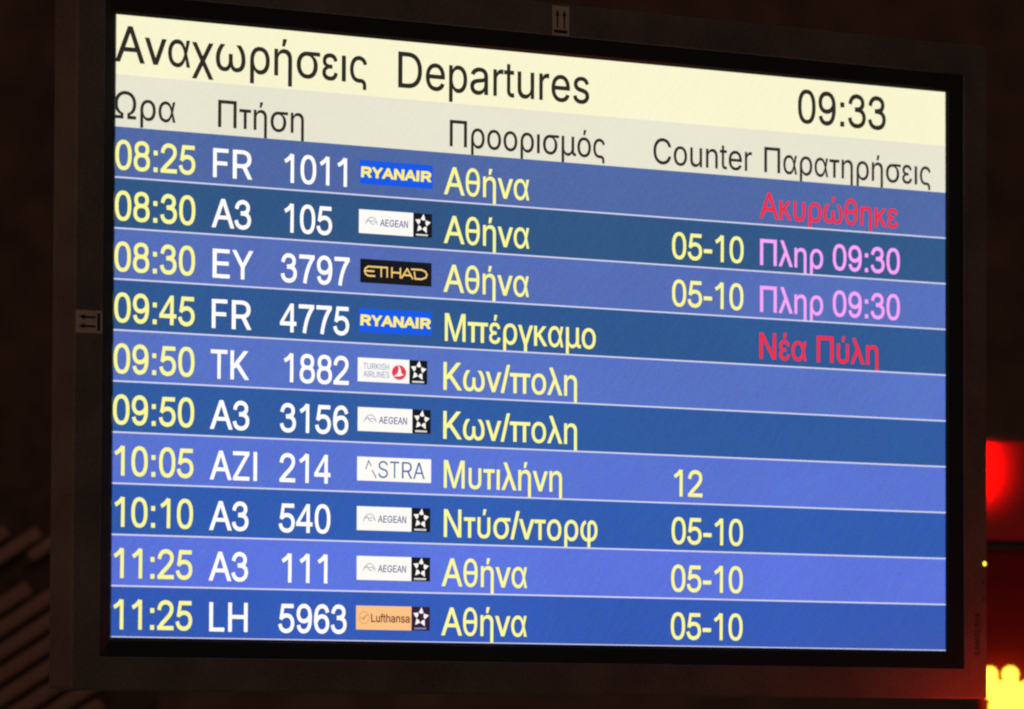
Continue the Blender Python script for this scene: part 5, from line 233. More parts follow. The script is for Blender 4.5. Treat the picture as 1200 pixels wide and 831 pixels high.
σ|434|207 -8 187 -7 168 -4 150 1 133 8 117 16 102 27 88 39 76 53 65 68 56 85 48 103 42 122 38 143 35 164 34 187 35 210 38 231 42 252 48 271 56 288 65 305 76 320 88 333 102 345 117 355 133 364 150 371 168 375 187 378 207 379 419 379 419 327 256 327 207 325 193 324 179 322 167 318 155 313 145 306 136 298 127 289 120 280 114 269 108 257 104 244 101 230 98 217 97 202 96 187 97 172 98 158 101 144 104 130 108 117 114 105 120 94 127 83 136 74 145 66 155 59 167 53 179 50 193 47 207 46 222 47 236 50 248 53 260 59 270 66 280 74 288 83 295 94 302 105 307 117 311 131 315 144 317 158 319 172 319 187 319 202 317 217 315 230 311 244 307 257 302 269 295 280 288 289 280 298 270 306 260 313 248 318 236 322 222 324 207 342 222 341 237 340 251 338 265 335 278 332 290 327 302 322 313 316 323 309 333 301 342 293 349 284 357 273 363 262 368 251 373 238 376 224 379 210 381 195 381 179 380 158 378 138 373 118 367 100 359 83 350 66 339 52 327 38 314 26 299 16 282 7 265 1 247 -4 228 -7|10 9 55 55 54 10 11 10 54 54 53 11 12 11 53 53 52 12 13 12 52 52 51 13 14 13 51 51 50 14 15 14 50 50 49 15 49 48 15 16 15 48 48 47 16 17 16 47 47 46 17 18 17 46 46 45 18 19 18 45 45 44 19 20 19 44 44 43 20 21 20 43 5 4 60 60 59 5 39 38 25 26 25 38 61 2 62 34 94 35 0 64 1 64 63 1 2 1 63 62 2 63 35 94 36 28 36 94 29 28 94 94 30 29 2 61 3 4 3 61 60 4 61 26 38 37 27 26 37 37 36 27 36 28 27 5 59 6 59 58 6 7 6 58 58 57 7 8 7 57 57 56 8 9 8 56 55 9 56 21 43 42 22 21 42 42 41 22 23 22 41 41 40 23 24 23 40 40 39 24 39 25 24 127 67 66 33 97 96 33 91 90 97 33 98 67 127 126 89 88 100 98 33 99 88 87 101 100 88 101 67 126 125 68 67 125 125 124 68 69 68 124 118 117 75 76 75 117 117 116 76 77 76 116 116 115 77 78 77 115 115 114 78 79 78 114 114 113 79 80 79 113 113 112 80 112 111 80 81 80 111 111 110 81 82 81 110 110 109 82 83 82 109 109 108 83 108 107 83 32 31 100 69 124 123 70 69 123 123 122 70 71 70 122 122 121 71 72 71 121 121 120 72 73 72 120 120 119 73 74 73 119 119 118 74 118 75 74 83 107 84 107 106 84 85 84 106 106 105 85 105 104 85 86 85 104 104 103 86 87 86 103 103 102 87 101 87 102 99 100 31 64 0 128 65 64 128 128 127 65 127 66 65 94 34 95 30 94 95 95 96 30 96 97 30 97 98 30 98 99 30 99 31 30 89 100 90 33 90 100 100 99 33 91 33 92 34 93 33 93 92 33 96 95 34 34 33 96
τ|285|111 0 174 0 174 356 111 356 13 313 272 313 272 369 13 369 111 313 174 313|7 4 3 5 6 2 1 9 0 7 3 2 2 6 7 3 4 8 2 3 8 9 2 8 8 0 9 5 2 9
υ|410|205 -7 186 -6 168 -4 152 -1 137 4 122 11 109 18 98 27 87 37 78 49 71 61 64 75 59 90 55 106 53 124 53 142 53 379 114 379 114 145 114 133 115 121 117 111 120 101 124 92 128 84 134 76 140 70 147 64 154 60 163 56 172 53 182 51 193 49 205 49 217 49 228 51 238 53 247 56 255 60 263 64 270 70 276 76 281 84 286 92 289 101 292 111 294 121 296 133 296 145 296 379 357 379 357 142 356 124 354 106 351 90 346 75 339 61 332 49 323 37 312 27 301 18 288 11 273 4 258 -1 242 -4 224 -6|13 12 21 21 20 13 14 13 20 20 19 14 15 14 19 19 18 15 16 15 18 18 17 16 32 1 0 1 32 31 1 31 2 31 30 2 3 2 30 29 3 30 3 29 4 29 28 4 5 4 28 27 5 28 5 27 6 27 26 6 7 6 26 26 25 7 8 7 25 9 8 25 25 24 9 10 9 24 24 23 10 11 10 23 23 22 11 12 11 22 21 12 22 65 35 34 35 65 64 64 36 35 36 64 63 37 36 63 63 62 37 38 37 62 62 61 38 61 39 38 55 54 44 45 44 54 54 53 45 46 45 53 53 52 46 47 46 52 52 51 47 48 47 51 51 50 48 49 48 50 39 61 60 40 39 60 60 59 40 41 40 59 59 58 41 58 57 41 42 41 57 57 56 42 43 42 56 56 55 43 55 44 43 65 34 0 34 33 0 32 0 33
φ|501|219 -143 219 270 220 285 221 298 223 311 227 322 231 333 236 343 242 352 249 360 257 367 265 373 275 378 285 382 296 384 307 386 320 386 337 386 353 383 368 378 383 371 397 363 409 352 421 341 431 327 440 313 448 296 455 279 460 260 463 241 466 220 466 198 465 173 462 149 457 126 449 105 440 86 428 68 415 53 400 39 383 26 364 16 344 7 322 0 299 -4 275 -7 249 -8 241 -8 216 -7 193 -4 171 1 150 7 131 16 114 27 98 39 83 52 71 68 60 85 50 103 43 123 38 144 35 166 34 189 35 207 36 225 39 242 43 258 48 275 55 291 62 305 70 319 80 332 90 344 102 355 114 364 127 372 141 378 156 382 171 330 161 327 153 323 145 318 137 313 130 306 124 298 118 290 113 281 108 271 104 260 101 248 99 236 97 223 96 210 95 195 96 176 98 159 101 142 106 127 112 113 119 101 128 89 137 79 148 71 161 63 174 57 189 53 205 49 222 47 241 46 249 46 269 47 287 49 305 52 321 57 335 63 349 70 361 79 371 89 380 101 388 113 394 128 399 143 403 160 405 179 406 199 405 214 404 229 402 242 399 256 396 268 392 279 387 290 381 299 375 307 368 315 361 321 353 325 344 329 335 331 325 332 319 331 314 331 309 329 304 328 300 326 296 323 293 320 290 316 287 312 285 308 283 303 282 298 281 293 280 287 280 280 280 -143 219 -7 219 47 280 48 280 -6|63 62 93 99 98 56 57 56 98 98 97 57 58 57 97 59 58 97 97 96 59 60 59 96 96 95 60 61 60 95 95 94 61 62 61 94 93 62 94 63 93 92 64 63 92 92 91 64 65 64 91 91 90 65 66 65 90 90 89 66 67 66 89 89 88 67 68 67 88 88 87 68 69 68 87 87 86 69 70 69 86 86 85 70 71 70 85 85 84 71 105 49 106 49 105 50 105 104 50 77 79 78 50 104 51 104 103 51 52 51 103 102 52 103 79 77 76 108 47 46 46 109 108 45 110 46 109 46 110 46 47 0 157 156 107 47 108 107 1 107 108 108 109 1 109 110 1 106 49 48 52 102 53 102 101 53 54 53 101 101 100 54 55 54 100 56 55 100 99 56 100 71 84 83 72 71 83 83 82 72 73 72 82 74 73 82 82 81 74 81 80 74 75 74 80 80 79 75 79 76 75 44 112 111 144 143 12 13 12 143 143 14 13 141 140 16 141 16 15 16 140 139 113 43 42 114 113 42 42 41 114 41 115 114 137 18 138 18 17 138 139 138 17 16 139 17 112 44 43 43 113 112 14 143 142 142 141 14 141 15 14 32 31 123 124 123 31 125 124 31 31 30 125 117 39 38 118 117 38 38 37 118 119 118 37 37 36 119 36 35 119 120 119 35 121 120 35 35 34 121 34 33 121 122 121 33 33 32 122 32 123 122 125 30 126 30 29 126 127 126 29 29 28 127 128 127 28 28 27 128 129 128 27 27 26 129 130 129 26 26 25 130 131 130 25 25 24 131 132 131 24 24 23 132 133 132 23 23 22 133 115 41 40 116 115 40 40 39 116 39 117 116 133 22 134 22 21 134 135 134 21 21 20 135 136 135 20 20 19 136 137 136 19 18 137 19 46 0 155 45 46 155 45 155 159 110 45 159 1 110 158 2 1 154 154 153 2 3 2 153 153 152 3 4 3 152 152 151 4 5 4 151 151 150 5 150 149 5 6 5 149 149 148 6 7 6 148 8 7 148 148 147 8 147 146 8 9 8 146 10 9 146 146 145 10 11 10 145 145 144 11 144 12 11 156 157 48 0 47 156 47 107 156 106 48 157 107 1 157 154 1 158 44 111 158 159 44 158 158 110 159
χ|374|11 369 294 -145 363 -145 80 369 291 369 14 -145 83 -145 360 369 187 175 152 112 187 49 222 112|3 0 8 1 2 10 0 9 8 5 6 9 9 6 10 8 9 11 9 10 11 2 11 10 7 4 8 8 11 7
ω|560|175 -5 159 -5 144 -2 129 2 115 7 102 14 90 23 79 33 69 45 60 58 52 73 46 89 41 107 37 126 35 147 34 170 35 190 36 209 39 227 43 245 47 262 53 278 59 293 65 307 72 320 80 333 87 344 95 355 102 364 109 372 116 379 185 379 177 370 168 360 160 349 152 338 143 326 135 313 128 300 121 287 115 272 109 257 105 241 101 225 98 207 96 189 96 170 97 148 99 128 104 110 109 94 117 80 126 69 137 60 149 54 162 50 177 49 190 50 203 53 214 59 224 67 232 78 239 91 244 105 248 122 250 141 251 163 251 245 310 245 310 163 311 141 313 122 316 105 321 91 327 78 335 67 344 59 355 53 368 50 382 49 397 50 410 54 423 60 433 69 443 80 450 94 456 110 461 128 463 148 464 170 463 189 462 208 459 226 455 243 450 259 444 274 438 289 431 302 424 316 416 328 408 339 399 350 391 361 383 370 375 379 443 379 450 372 458 364 465 355 472 345 480 334 487 322 494 308 501 294 507 279 512 263 517 246 521 229 523 210 525 190 525 170 525 147 523 126 519 107 514 89 507 72 500 58 491 44 481 33 469 23 457 14 444 7 430 2 415 -2 400 -5 384 -5 371 -5 359 -4 347 -1 337 2 328 7 319 12 311 18 304 24 298 32 293 40 288 49 283 58 279 67 276 78 273 88 285 88 282 77 275 57 270 47 265 39 259 31 253 23 245 17 238 11 229 6 220 2 210 -1 199 -4 187 -5|6 52 7 52 51 7 8 7 51 9 8 51 51 50 9 10 9 50 11 10 50 50 49 11 12 11 49 49 48 12 13 12 48 48 47 13 14 13 47 47 46 14 15 14 46 16 15 46 46 45 16 17 16 45 45 44 17 18 17 44 44 43 18 19 18 43 43 42 19 20 19 42 42 41 20 21 20 41 22 21 41 41 40 22 23 22 40 40 39 23 24 23 39 2 54 3 0 56 55 163 57 164 56 0 164 164 57 56 0 55 1 2 1 55 54 2 55 159 158 59 59 158 157 157 156 59 60 59 156 156 155 60 155 154 60 61 60 154 154 153 61 153 149 61 62 61 149 149 150 62 63 62 150 150 64 63 57 163 162 58 57 162 162 161 58 161 160 58 160 159 58 159 59 58 3 54 4 54 53 4 5 4 53 6 5 53 52 6 53 24 39 38 25 24 38 38 37 25 26 25 37 27 26 37 37 36 27 28 27 36 36 35 28 29 28 35 30 29 35 35 34 30 34 33 30 33 32 30 32 31 30 152 148 147 144 143 75 145 144 75 146 145 75 75 74 146 147 146 74 152 147 74 74 73 152 151 152 73 73 72 151 72 71 151 137 78 138 78 77 138 135 79 136 78 137 136 136 79 78 81 133 132 80 134 133 133 81 80 134 80 135 79 135 80 138 77 139 140 139 77 77 76 140 141 140 76 142 141 76 143 142 76 75 143 76 129 128 83 84 83 128 128 127 84 127 126 84 85 84 126 126 125 85 86 85 125 125 124 86 124 123 86 87 86 123 123 122 87 88 87 122 122 121 88 89 88 121 121 120 89 120 119 89 90 89 119 119 118 90 91 90 118 118 117 91 92 91 117 117 116 92 93 92 116 116 115 93 94 93 115 115 114 94 114 113 94 95 94 113 113 112 95 96 95 112 112 111 96 97 96 111 111 110 97 81 132 131 82 81 131 131 130 82 130 129 82 129 83 82 97 110 98 110 109 98 109 108 98 99 98 108 108 107 99 107 106 99 100 99 106 106 105 100 101 100 105 102 101 105 103 102 105 104 103 105 149 153 148 148 152 149 152 151 149 150 149 151 64 150 151 151 71 64 65 64 71 71 70 65 66 65 70 70 69 66 67 66 69 69 68 67
ό|415|207 -8 187 -7 168 -4 150 1 133 8 117 16 102 27 88 39 76 53 65 68 56 85 48 103 42 123 38 143 35 165 34 187 35 211 38 233 42 253 48 273 56 291 65 308 76 323 88 337 102 349 117 360 133 369 150 376 168 380 187 383 207 384 228 383 247 380 265 376 282 369 299 360 314 349 327 337 339 323 350 308 359 291 367 273 373 253 378 233 380 211 381 187 380 165 378 143 373 123 367 103 359 85 350 68 339 53 327 39 314 27 299 16 282 8 265 1 247 -4 228 -7 207 46 222 47 236 50 248 53 260 59 270 66 280 74 288 83 295 94 302 105 307 117 311 131 315 144 317 158 319 173 319 187 319 202 317 217 315 231 311 245 307 258 302 271 295 282 288 292 280 302 270 310 260 317 248 323 236 327 222 329 207 330 193 329 179 327 167 323 155 317 145 310 136 302 127 292 120 282 114 271 108 258 104 245 101 231 98 217 97 203 96 187 97 173 98 158 101 144 104 131 108 117 114 105 120 94 127 83 136 74 145 66 155 59 167 53 179 50 193 47 186 429 198 529 263 529 229 429|10 9 111 111 110 10 11 10 110 110 109 11 12 11 109 109 108 12 13 12 108 108 107 13 14 13 107 107 106 14 15 14 106 106 105 15 105 104 15 16 15 104 104 103 16 17 16 103 103 102 17 18 17 102 102 101 18 19 18 101 101 100 19 20 19 100 2 118 117 0 60 1 119 1 60 1 119 2 118 2 119 91 29 92 28 92 29 2 117 3 4 3 117 117 116 4 5 4 116 115 5 116 25 95 94 26 25 94 94 93 26 27 26 93 93 92 27 92 28 27 5 115 6 115 114 6 7 6 114 114 113 7 8 7 113 113 112 8 9 8 112 111 9 112 20 100 99 21 20 99 99 98 21 22 21 98 98 97 22 23 22 97 97 96 23 24 23 96 96 95 24 95 25 24 89 31 90 30 90 31 62 58 63 61 59 58 58 62 61 31 89 88 88 32 31 63 58 57 57 56 63 64 63 56 56 55 64 55 65 64 85 35 86 35 34 86 87 86 34 34 33 87 88 87 33 32 88 33 50 49 70 71 70 49 49 48 71 72 71 48 48 47 72 73 72 47 47 46 73 74 73 46 46 45 74 75 74 45 76 75 45 45 44 76 77 76 44 44 43 77 78 77 43 43 42 78 79 78 42 42 41 79 80 79 41 41 40 80 81 80 40 40 39 81 65 55 54 66 65 54 54 53 66 67 66 53 53 52 67 68 67 52 52 51 68 69 68 51 51 50 69 50 70 69 81 39 82 39 38 82 83 82 38 38 37 83 84 83 37 37 36 84 85 84 36 35 85 36 60 0 59 59 61 60 29 91 90 90 30 29 121 120 123 123 122 121
ύ|410|205 -7 186 -6 168 -4 152 -1 137 4 122 11 109 18 98 27 87 37 78 49 71 61 64 75 59 90 55 106 53 124 53 142 53 379 114 379 114 145 114 133 115 121 117 111 120 101 124 92 128 84 134 76 140 70 147 64 154 60 163 56 172 53 182 51 193 49 205 49 217 49 228 51 238 53 247 56 255 60 263 64 270 70 276 76 281 84 286 92 289 101 292 111 294 121 296 133 296 145 296 379 357 379 357 142 356 124 354 106 351 90 346 75 339 61 332 49 323 37 312 27 301 18 288 11 273 4 258 -1 242 -4 224 -6 184 429 196 529 260 529 226 429|12 11 22 22 21 12 13 12 21 21 20 13 14 13 20 20 19 14 15 14 19 19 18 15 16 15 18 18 17 16 4 28 5 28 27 5 31 30 2 0 32 1 31 2 1 1 32 31 2 30 3 30 29 3 4 3 29 28 4 29 5 27 6 27 26 6 7 6 26 26 25 7 8 7 25 9 8 25 25 24 9 10 9 24 24 23 10 11 10 23 22 11 23 36 35 64 64 35 65 34 65 35 36 64 63 37 36 63 63 62 37 62 38 37 55 54 44 45 44 54 54 53 45 46 45 53 53 52 46 47 46 52 52 51 47 48 47 51 51 50 48 49 48 50 38 62 61 39 38 61 61 60 39 40 39 60 60 59 40 41 40 59 59 58 41 58 57 41 42 41 57 57 56 42 43 42 56 56 55 43 55 44 43 65 34 0 34 33 0 32 0 33 67 66 69 69 68 67
ώ|560|175 -5 159 -5 144 -2 129 2 115 7 102 14 90 23 79 33 69 45 60 58 52 73 46 89 41 107 37 126 35 147 34 170 35 190 36 209 39 227 43 245 47 262 53 278 59 293 65 307 72 320 80 333 87 344 95 355 102 364 109 372 116 379 185 379 177 370 168 360 160 349 152 338 143 326 135 313 128 300 121 287 115 272 109 257 105 241 101 225 98 207 96 189 96 170 97 148 99 128 104 110 109 94 117 80 126 69 137 60 149 54 162 50 177 49 190 50 203 53 214 59 224 67 232 78 239 91 244 105 248 122 250 141 251 163 251 245 310 245 310 163 311 141 313 122 316 105 321 91 327 78 335 67 344 59 355 53 368 50 382 49 397 50 410 54 423 60 433 69 443 80 450 94 456 110 461 128 463 148 464 170 463 189 462 208 459 226 455 243 450 259 444 274 438 289 431 302 424 316 416 328 408 339 399 350 391 361 383 370 375 379 443 379 450 372 458 364 465 355 472 345 480 334 487 322 494 308 501 294 507 279 512 263 517 246 521 229 523 210 525 190 525 170 525 147 523 126 519 107 514 89 507 72 500 58 491 44 481 33 469 23 457 14 444 7 430 2 415 -2 400 -5 384 -5 371 -5 359 -4 347 -1 337 2 328 7 319 12 311 18 304 24 298 32 293 40 288 49 283 58 279 67 276 78 273 88 285 88 282 77 275 57 270 47 265 39 259 31 253 23 245 17 238 11 229 6 220 2 210 -1 199 -4 187 -5 259 429 271 529 336 529 302 429|7 6 52 52 51 7 8 7 51 9 8 51 51 50 9 10 9 50 11 10 50 50 49 11 12 11 49 49 48 12 13 12 48 48 47 13 14 13 47 47 46 14 15 14 46 16 15 46 46 45 16 17 16 45 45 44 17 18 17 44 44 43 18 19 18 43 43 42 19 20 19 42 42 41 20 21 20 41 22 21 41 41 40 22 23 22 40 40 39 23 24 23 39 39 38 24 25 24 38 1 55 2 55 54 2 3 2 54 57 164 163 57 163 162 162 58 57 56 0 164 164 57 56 55 1 0 0 56 55 156 155 60 155 154 60 61 60 154 154 153 61 153 149 61 62 61 149 149 150 62 63 62 150 64 63 150 58 162 161 161 160 58 160 159 58 59 58 159 159 158 59 158 157 59 157 156 59 156 60 59 3 54 4 54 53 4 5 4 53 6 5 53 52 6 53 25 38 37 26 25 37 27 26 37 37 36 27 28 27 36 36 35 28 29 28 35 30 29 35 35 34 30 34 33 30 33 32 30 32 31 30 152 148 147 144 143 75 145 144 75 146 145 75 75 74 146 147 146 74 152 147 74 74 73 152 151 152 73 73 72 151 72 71 151 138 77 139 78 136 79 136 78 137 138 137 78 77 138 78 134 80 135 80 134 133 133 81 80 79 136 135 135 80 79 139 77 140 77 76 140 141 140 76 142 141 76 143 142 76 75 143 76 129 128 83 84 83 128 128 127 84 127 126 84 85 84 126 126 125 85 86 85 125 125 124 86 124 123 86 87 86 123 123 122 87 88 87 122 122 121 88 89 88 121 121 120 89 120 119 89 90 89 119 119 118 90 91 90 118 118 117 91 92 91 117 117 116 92 93 92 116 116 115 93 94 93 115 115 114 94 114 113 94 95 94 113 113 112 95 96 95 112 112 111 96 97 96 111 111 110 97 81 133 132 132 131 81 82 81 131 131 130 82 130 129 82 129 83 82 97 110 98 110 109 98 109 108 98 99 98 108 108 107 99 107 106 99 100 99 106 106 105 100 101 100 105 102 101 105 103 102 105 104 103 105 149 153 148 148 152 149 152 151 149 150 149 151 64 150 151 151 71 64 65 64 71 71 70 65 66 65 70 70 69 66 67 66 69 69 68 67 166 165 168 168 167 166"""
for _l in GLYPH_DATA.strip().split('\n'):
    k, a, v, t = _l.split('|')
    v = [int(x) for x in v.split()]; t = [int(x) for x in t.split()]
    GLYPHS[k] = (int(a), [(v[i], v[i+1]) for i in range(0, len(v), 2)], [tuple(t[i:i+3]) for i in range(0, len(t), 3)])

# advance widths of the narrow grotesque the display uses (1466 = capital height)
ADV = dict(zip('0123456789', [1139]*10))
ADV.update({':': 569, '-': 682, '/': 569, ' ': 569, 'A': 1366, 'Α': 1366, 'B': 1366, 'Β': 1366, 'C': 1479, 'D': 1479, 'E': 1366,
 'F': 1251, 'G': 1593, 'H': 1479, 'I': 569, 'K': 1366, 'Κ': 1366, 'L': 1139, 'M': 1706, 'Μ': 1706, 'N': 1479, 'Ν': 1479, 'O': 1593,
 'R': 1479, 'S': 1366, 'T': 1251, 'U': 1479, 'Y': 1366, 'Z': 1251, 'Π': 1479, 'Ω': 1531, 'a': 1139, 'e': 1139, 'n': 1139, 'o': 1139,
 'p': 1139, 'r': 682, 's': 1024, 't': 569, 'u': 1139, 'α': 1184, 'γ': 1024, 'ε': 913, 'έ': 913, 'η': 1139, 'ή': 1139, 'θ': 1139,
 'ι': 455, 'κ': 1000, 'λ': 1024, 'μ': 1180, 'ν': 1024, 'ο': 1139, 'ό': 1139, 'π': 1413, 'ρ': 1165, 'ς': 990, 'σ': 1264, 'τ': 809,
 'υ': 1120, 'ύ': 1120, 'φ': 1338, 'χ': 1076, 'ω': 1599, 'ώ': 1599, 'f': 569, 'h': 1139})

def fatten(v, t, off):
    if not off: return v
    cnt = {}
    for a, b, c in t:
        for e in ((a, b), (b, c), (c, a)):
            cnt[e] = cnt.get(e, 0) + 1
    nrm = {}
    for (a, b) in cnt:
        if (b, a) in cnt: continue
        dx, dy = v[b][0]-v[a][0], v[b][1]-v[a][1]
        l = math.hypot(dx, dy) or 1
        for q in (a, b): nrm.setdefault(q, []).append((dy/l, -dx/l))
    out = []
    for i, (x, y) in enumerate(v):
        if i in nrm:
            n = nrm[i]; sx = sum(q[0] for q in n)/len(n); sy = sum(q[1] for q in n)/len(n)
            l2 = sx*sx+sy*sy
            k = off/max(l2, .35)
            out.append((x+sx*k, y+sy*k))
        else: out.append((x, y))
    return out

class Flat:
    """collects flat shapes lying on the display, in millimetres: u to the right, v down from the top left corner of the picture"""
    def __init__(s): s.v = []; s.f = []; s.m = []; s.mats = []
    def mi(s, m):
        if m not in s.mats: s.mats.append(m)
        return s.mats.index(m)
    def poly(s, pts, m, z):
        b = len(s.v); s.v += [(u, v, z) for u, v in pts]; s.f.append(tuple(range(b, b+len(pts)))); s.m.append(s.mi(m))
    def rect(s, u0, v0, u1, v1, m, z): s.poly([(u0, v1), (u1, v1), (u1, v0), (u0, v0)], m, z)
    def disc(s, cu, cv, r, m, z, n=20, r2=None):
        s.poly([(cu+r*math.cos(-2*math.pi*i/n), cv+(r2 or r)*math.sin(-2*math.pi*i/n)) for i in range(n)], m, z)
    def ring(s, cu, cv, r, w, m, z, n=20, a0=0, a1=360):
        for i in range(n):
            p, q = R(a0+(a1-a0)*i/n), R(a0+(a1-a0)*(i+1)/n)
            s.poly([(cu+(r-w)*math.cos(p), cv-(r-w)*math.sin(p)), (cu+r*math.cos(p), cv-r*math.sin(p)),
                    (cu+r*math.cos(q), cv-r*math.sin(q)), (cu+(r-w)*math.cos(q), cv-(r-w)*math.sin(q))], m, z)
    def stroke(s, pts, w, m, z):
        for (a, b), (c, d) in zip(pts, pts[1:]):
            l = math.hypot(c-a, d-b); nx, ny = -(d-b)/l*w/2, (c-a)/l*w/2
            ex, ey = (c-a)/l*w*.3, (d-b)/l*w*.3
            s.poly([(a-ex-nx, b-ey-ny), (a-ex+nx, b-ey+ny), (c+ex+nx, d+ey+ny), (c+ex-nx, d+ey-ny)][::-1], m, z)
    def text(s, body, u0, u1, base, cap, m, z, off=.0, floor=None, slant=0):
        k = cap/509; x = 0; items = []
        for ch in body:
            A = ADV[ch]*cap/1466
            if ch != ' ':
                a, v, t = GLYPHS[ch]
                w = A/a
                items.append((x, w, v, t))
            x += A
        lo = min(i[0]+min(q[0] for q in i[2])*i[1] for i in items)
        hi = max(i[0]+max(q[0] for q in i[2])*i[1] for i in items)
        f = (u1-u0-2*off)/(hi-lo); mi = s.mi(m)
        for x, w, v, t in items:
            pts = [((x+px*w-lo)*f, py*k) for px, py in v]
            pts = fatten(pts, t, off)
            b = len(s.v)
            for px, py in pts:
                vv = base-py
                if floor is not None: vv = min(vv, floor)
                s.v.append((u0+off+px+slant*py, vv, z))
            for tr in t: s.f.append(tuple(b+i for i in tr)); s.m.append(mi)
    def build(s, name, parent, to=None):
        me = bpy.data.meshes.new(name)
        f = to or (lambda u, v, z: ((u-509)/1000, -z/1000, (286.3-v)/1000))
        me.from_pydata([f(*p) for p in s.v], [], s.f)
        for m in s.mats: me.materials.append(m)
        me.polygons.foreach_set('material_index', s.m)
        me.update()
        o = bpy.data.objects.new(name, me); col.objects.link(o); o.parent = parent
        return o

class Solid:
    def __init__(s): s.v = []; s.f = []
    def box(s, x0, x1, y0, y1, z0, z1, mat=None):
        b = len(s.v)
        c = [(x, y, z) for z in (z0, z1) for y in (y0, y1) for x in (x0, x1)]
        if mat: c = [tuple(mat @ Vector(p)) for p in c]
        s.v += c
        s.f += [tuple(b+i for i in q) for q in ((0,2,3,1), (4,5,7,6), (0,1,5,4), (1,3,7,5), (3,2,6,7), (2,0,4,6))]
        return s
    def loops(s, loops, close=True):
        """rings of equal length joined one to the next"""
        base = len(s.v); n = len(loops[0])
        for l in loops: s.v += l
        for i in range(len(loops)-1):
            for j in range(n):
                k = (j+1) % n
                s.f.append((base+i*n+j, base+i*n+k, base+(i+1)*n+k, base+(i+1)*n+j))
        return s
    def build(s, name, m, parent=None, bevel=0, smooth=False):
        me = bpy.data.meshes.new(name); me.from_pydata(s.v, [], s.f); me.materials.append(m)
        import bmesh
        bm = bmesh.new(); bm.from_mesh(me)
        if bevel: bmesh.ops.bevel(bm, geom=list(bm.edges), offset=bevel, segments=2, affect='EDGES', profile=.5)
        bmesh.ops.recalc_face_normals(bm, faces=bm.faces)
        for fc in bm.faces: fc.smooth = smooth
        bm.to_mesh(me); bm.free()
        o = bpy.data.objects.new(name, me); col.objects.link(o); o.parent = parent
        return o

def empty(name, loc, rz=0):
    o = bpy.data.objects.new(name, None); col.objects.link(o); o.location = loc; o.rotation_euler = (0, 0, rz)
    o.empty_display_size = .1
    return o
def tag(o, label=None, cat=None, group=None, kind=None):
    if label: o['label'] = label
    if cat: o['category'] = cat
    if group: o['group'] = group
    if kind: o['kind'] = kind
    return o

# ------------------------------------------------------------------ the wall far behind
BACK = R(-37.4)          # the far things stand roughly square to the line of sight
wall = Solid().box(-3.2, 3.2, 0, .12, -2.2, 2.4).build('wall', M['wall'])
wall.location = (4.45, 5.9, 2.4); wall.rotation_euler = (0, 0, BACK)
tag(wall, kind='structure')

# ------------------------------------------------------------------ the monitor
mon = empty('departures_monitor', (0, 0, 2.3))
tag(mon, 'large display monitor with Greek flight departures on blue stripes, in a grey plastic frame', 'monitor')

def ring_rect(x0, x1, z0, z1, y, r=0, n=4):
    """rounded rectangle loop in the picture plane, metres, y is towards the viewer when negative"""
    pts = []
    for cx, cz, a in ((x1-r, z1-r, 0), (x0+r, z1-r, 90), (x0+r, z0+r, 180), (x1-r, z0+r, 270)):
        for i in range(n+1):
            t = R(a+90*i/n)
            pts.append((cx+r*math.cos(t), y, cz+r*math.sin(t)))
    return pts
def mm(u): return (u-509)/1000
def mv(v): return (286.3-v)/1000
OU0, OU1, OV0, OV1 = -48, 1067, -49.5, 621.5        # outer edge of the frame
IU0, IU1, IV0, IV1 = -17.5, 1035.5, -18.3, 590.5    # where grey frame meets black bezel
def rr(u0, u1, v0, v1, z, r): return ring_rect(mm(u0), mm(u1), mv(v1), mv(v0), -z/1000, r/1000)
# grey front frame: wraps the sides back to the seam, with a rounded outer edge
s = Solid()
s.loops([rr(OU0+1, OU1-1, OV0+1, OV1-1, -20, 3), rr(OU0, OU1, OV0, OV1, -19, 3.2), rr(OU0, OU1, OV0, OV1, 7.2, 3.2), rr(OU0+.5, OU1-.5, OV0+.5, OV1-.5, 8.5, 3),
         rr(OU0+1.8, OU1-1.8, OV0+1.8, OV1-1.8, 9, 2), rr(IU0-.6, IU1+.6, IV0-.6, IV1+.6, 9, .8), rr(IU0, IU1, IV0, IV1, 8.4, .6), rr(IU0, IU1, IV0, IV1, 2.5, .6)])
s.build('front_frame', M['frame'], mon, smooth=False)
# side shell behind the seam
s = Solid()
s.loops([rr(OU0+40, OU1-40, OV0+40, OV1-40, -36, 8), rr(OU0+6, OU1-6, OV0+6, OV1-6, -35, 4), rr(OU0+1.5, OU1-1.5, OV0+1.5, OV1-1.5, -31, 3), rr(OU0+1.5, OU1-1.5, OV0+1.5, OV1-1.5, -20.2, 3), rr(OU0+6, OU1-6, OV0+6, OV1-6, -20.2, 3)])
s.build('side_shell', M['frame'], mon)
s = Solid().loops([rr(120, 898, 60, 512, -88, 12), rr(40, 978, 0, 572, -70, 20), rr(20, 998, -20, 592, -37, 20)])
s.v.append((0, .088, 0)); n0 = 20
for j in range(n0): s.f.append((j, (j+1) % n0, len(s.v)-1))
s.build('rear_cover', M['rear'], mon)
# black inner bezel: slopes back to the picture
s = Solid().loops([rr(IU0+.15, IU1-.15, IV0+.15, IV1-.15, 7.9, .5), rr(IU0+2, IU1-2, IV0+2, IV1-2, 7.4, .5), rr(-3, 1021, -3, 575.6, 3.0, .5), rr(-.4, 1018.4, -.5, 573.1, .9, .3), rr(-.4, 1018.4, -.5, 573.1, -3, .3)])
s.build('inner_bezel', M['bezel'], mon)
s = Solid().box(mm(-6), mm(1024), .0006, .012, mv(578), mv(-6))
s.build('lcd_panel', M['bezel'], mon)

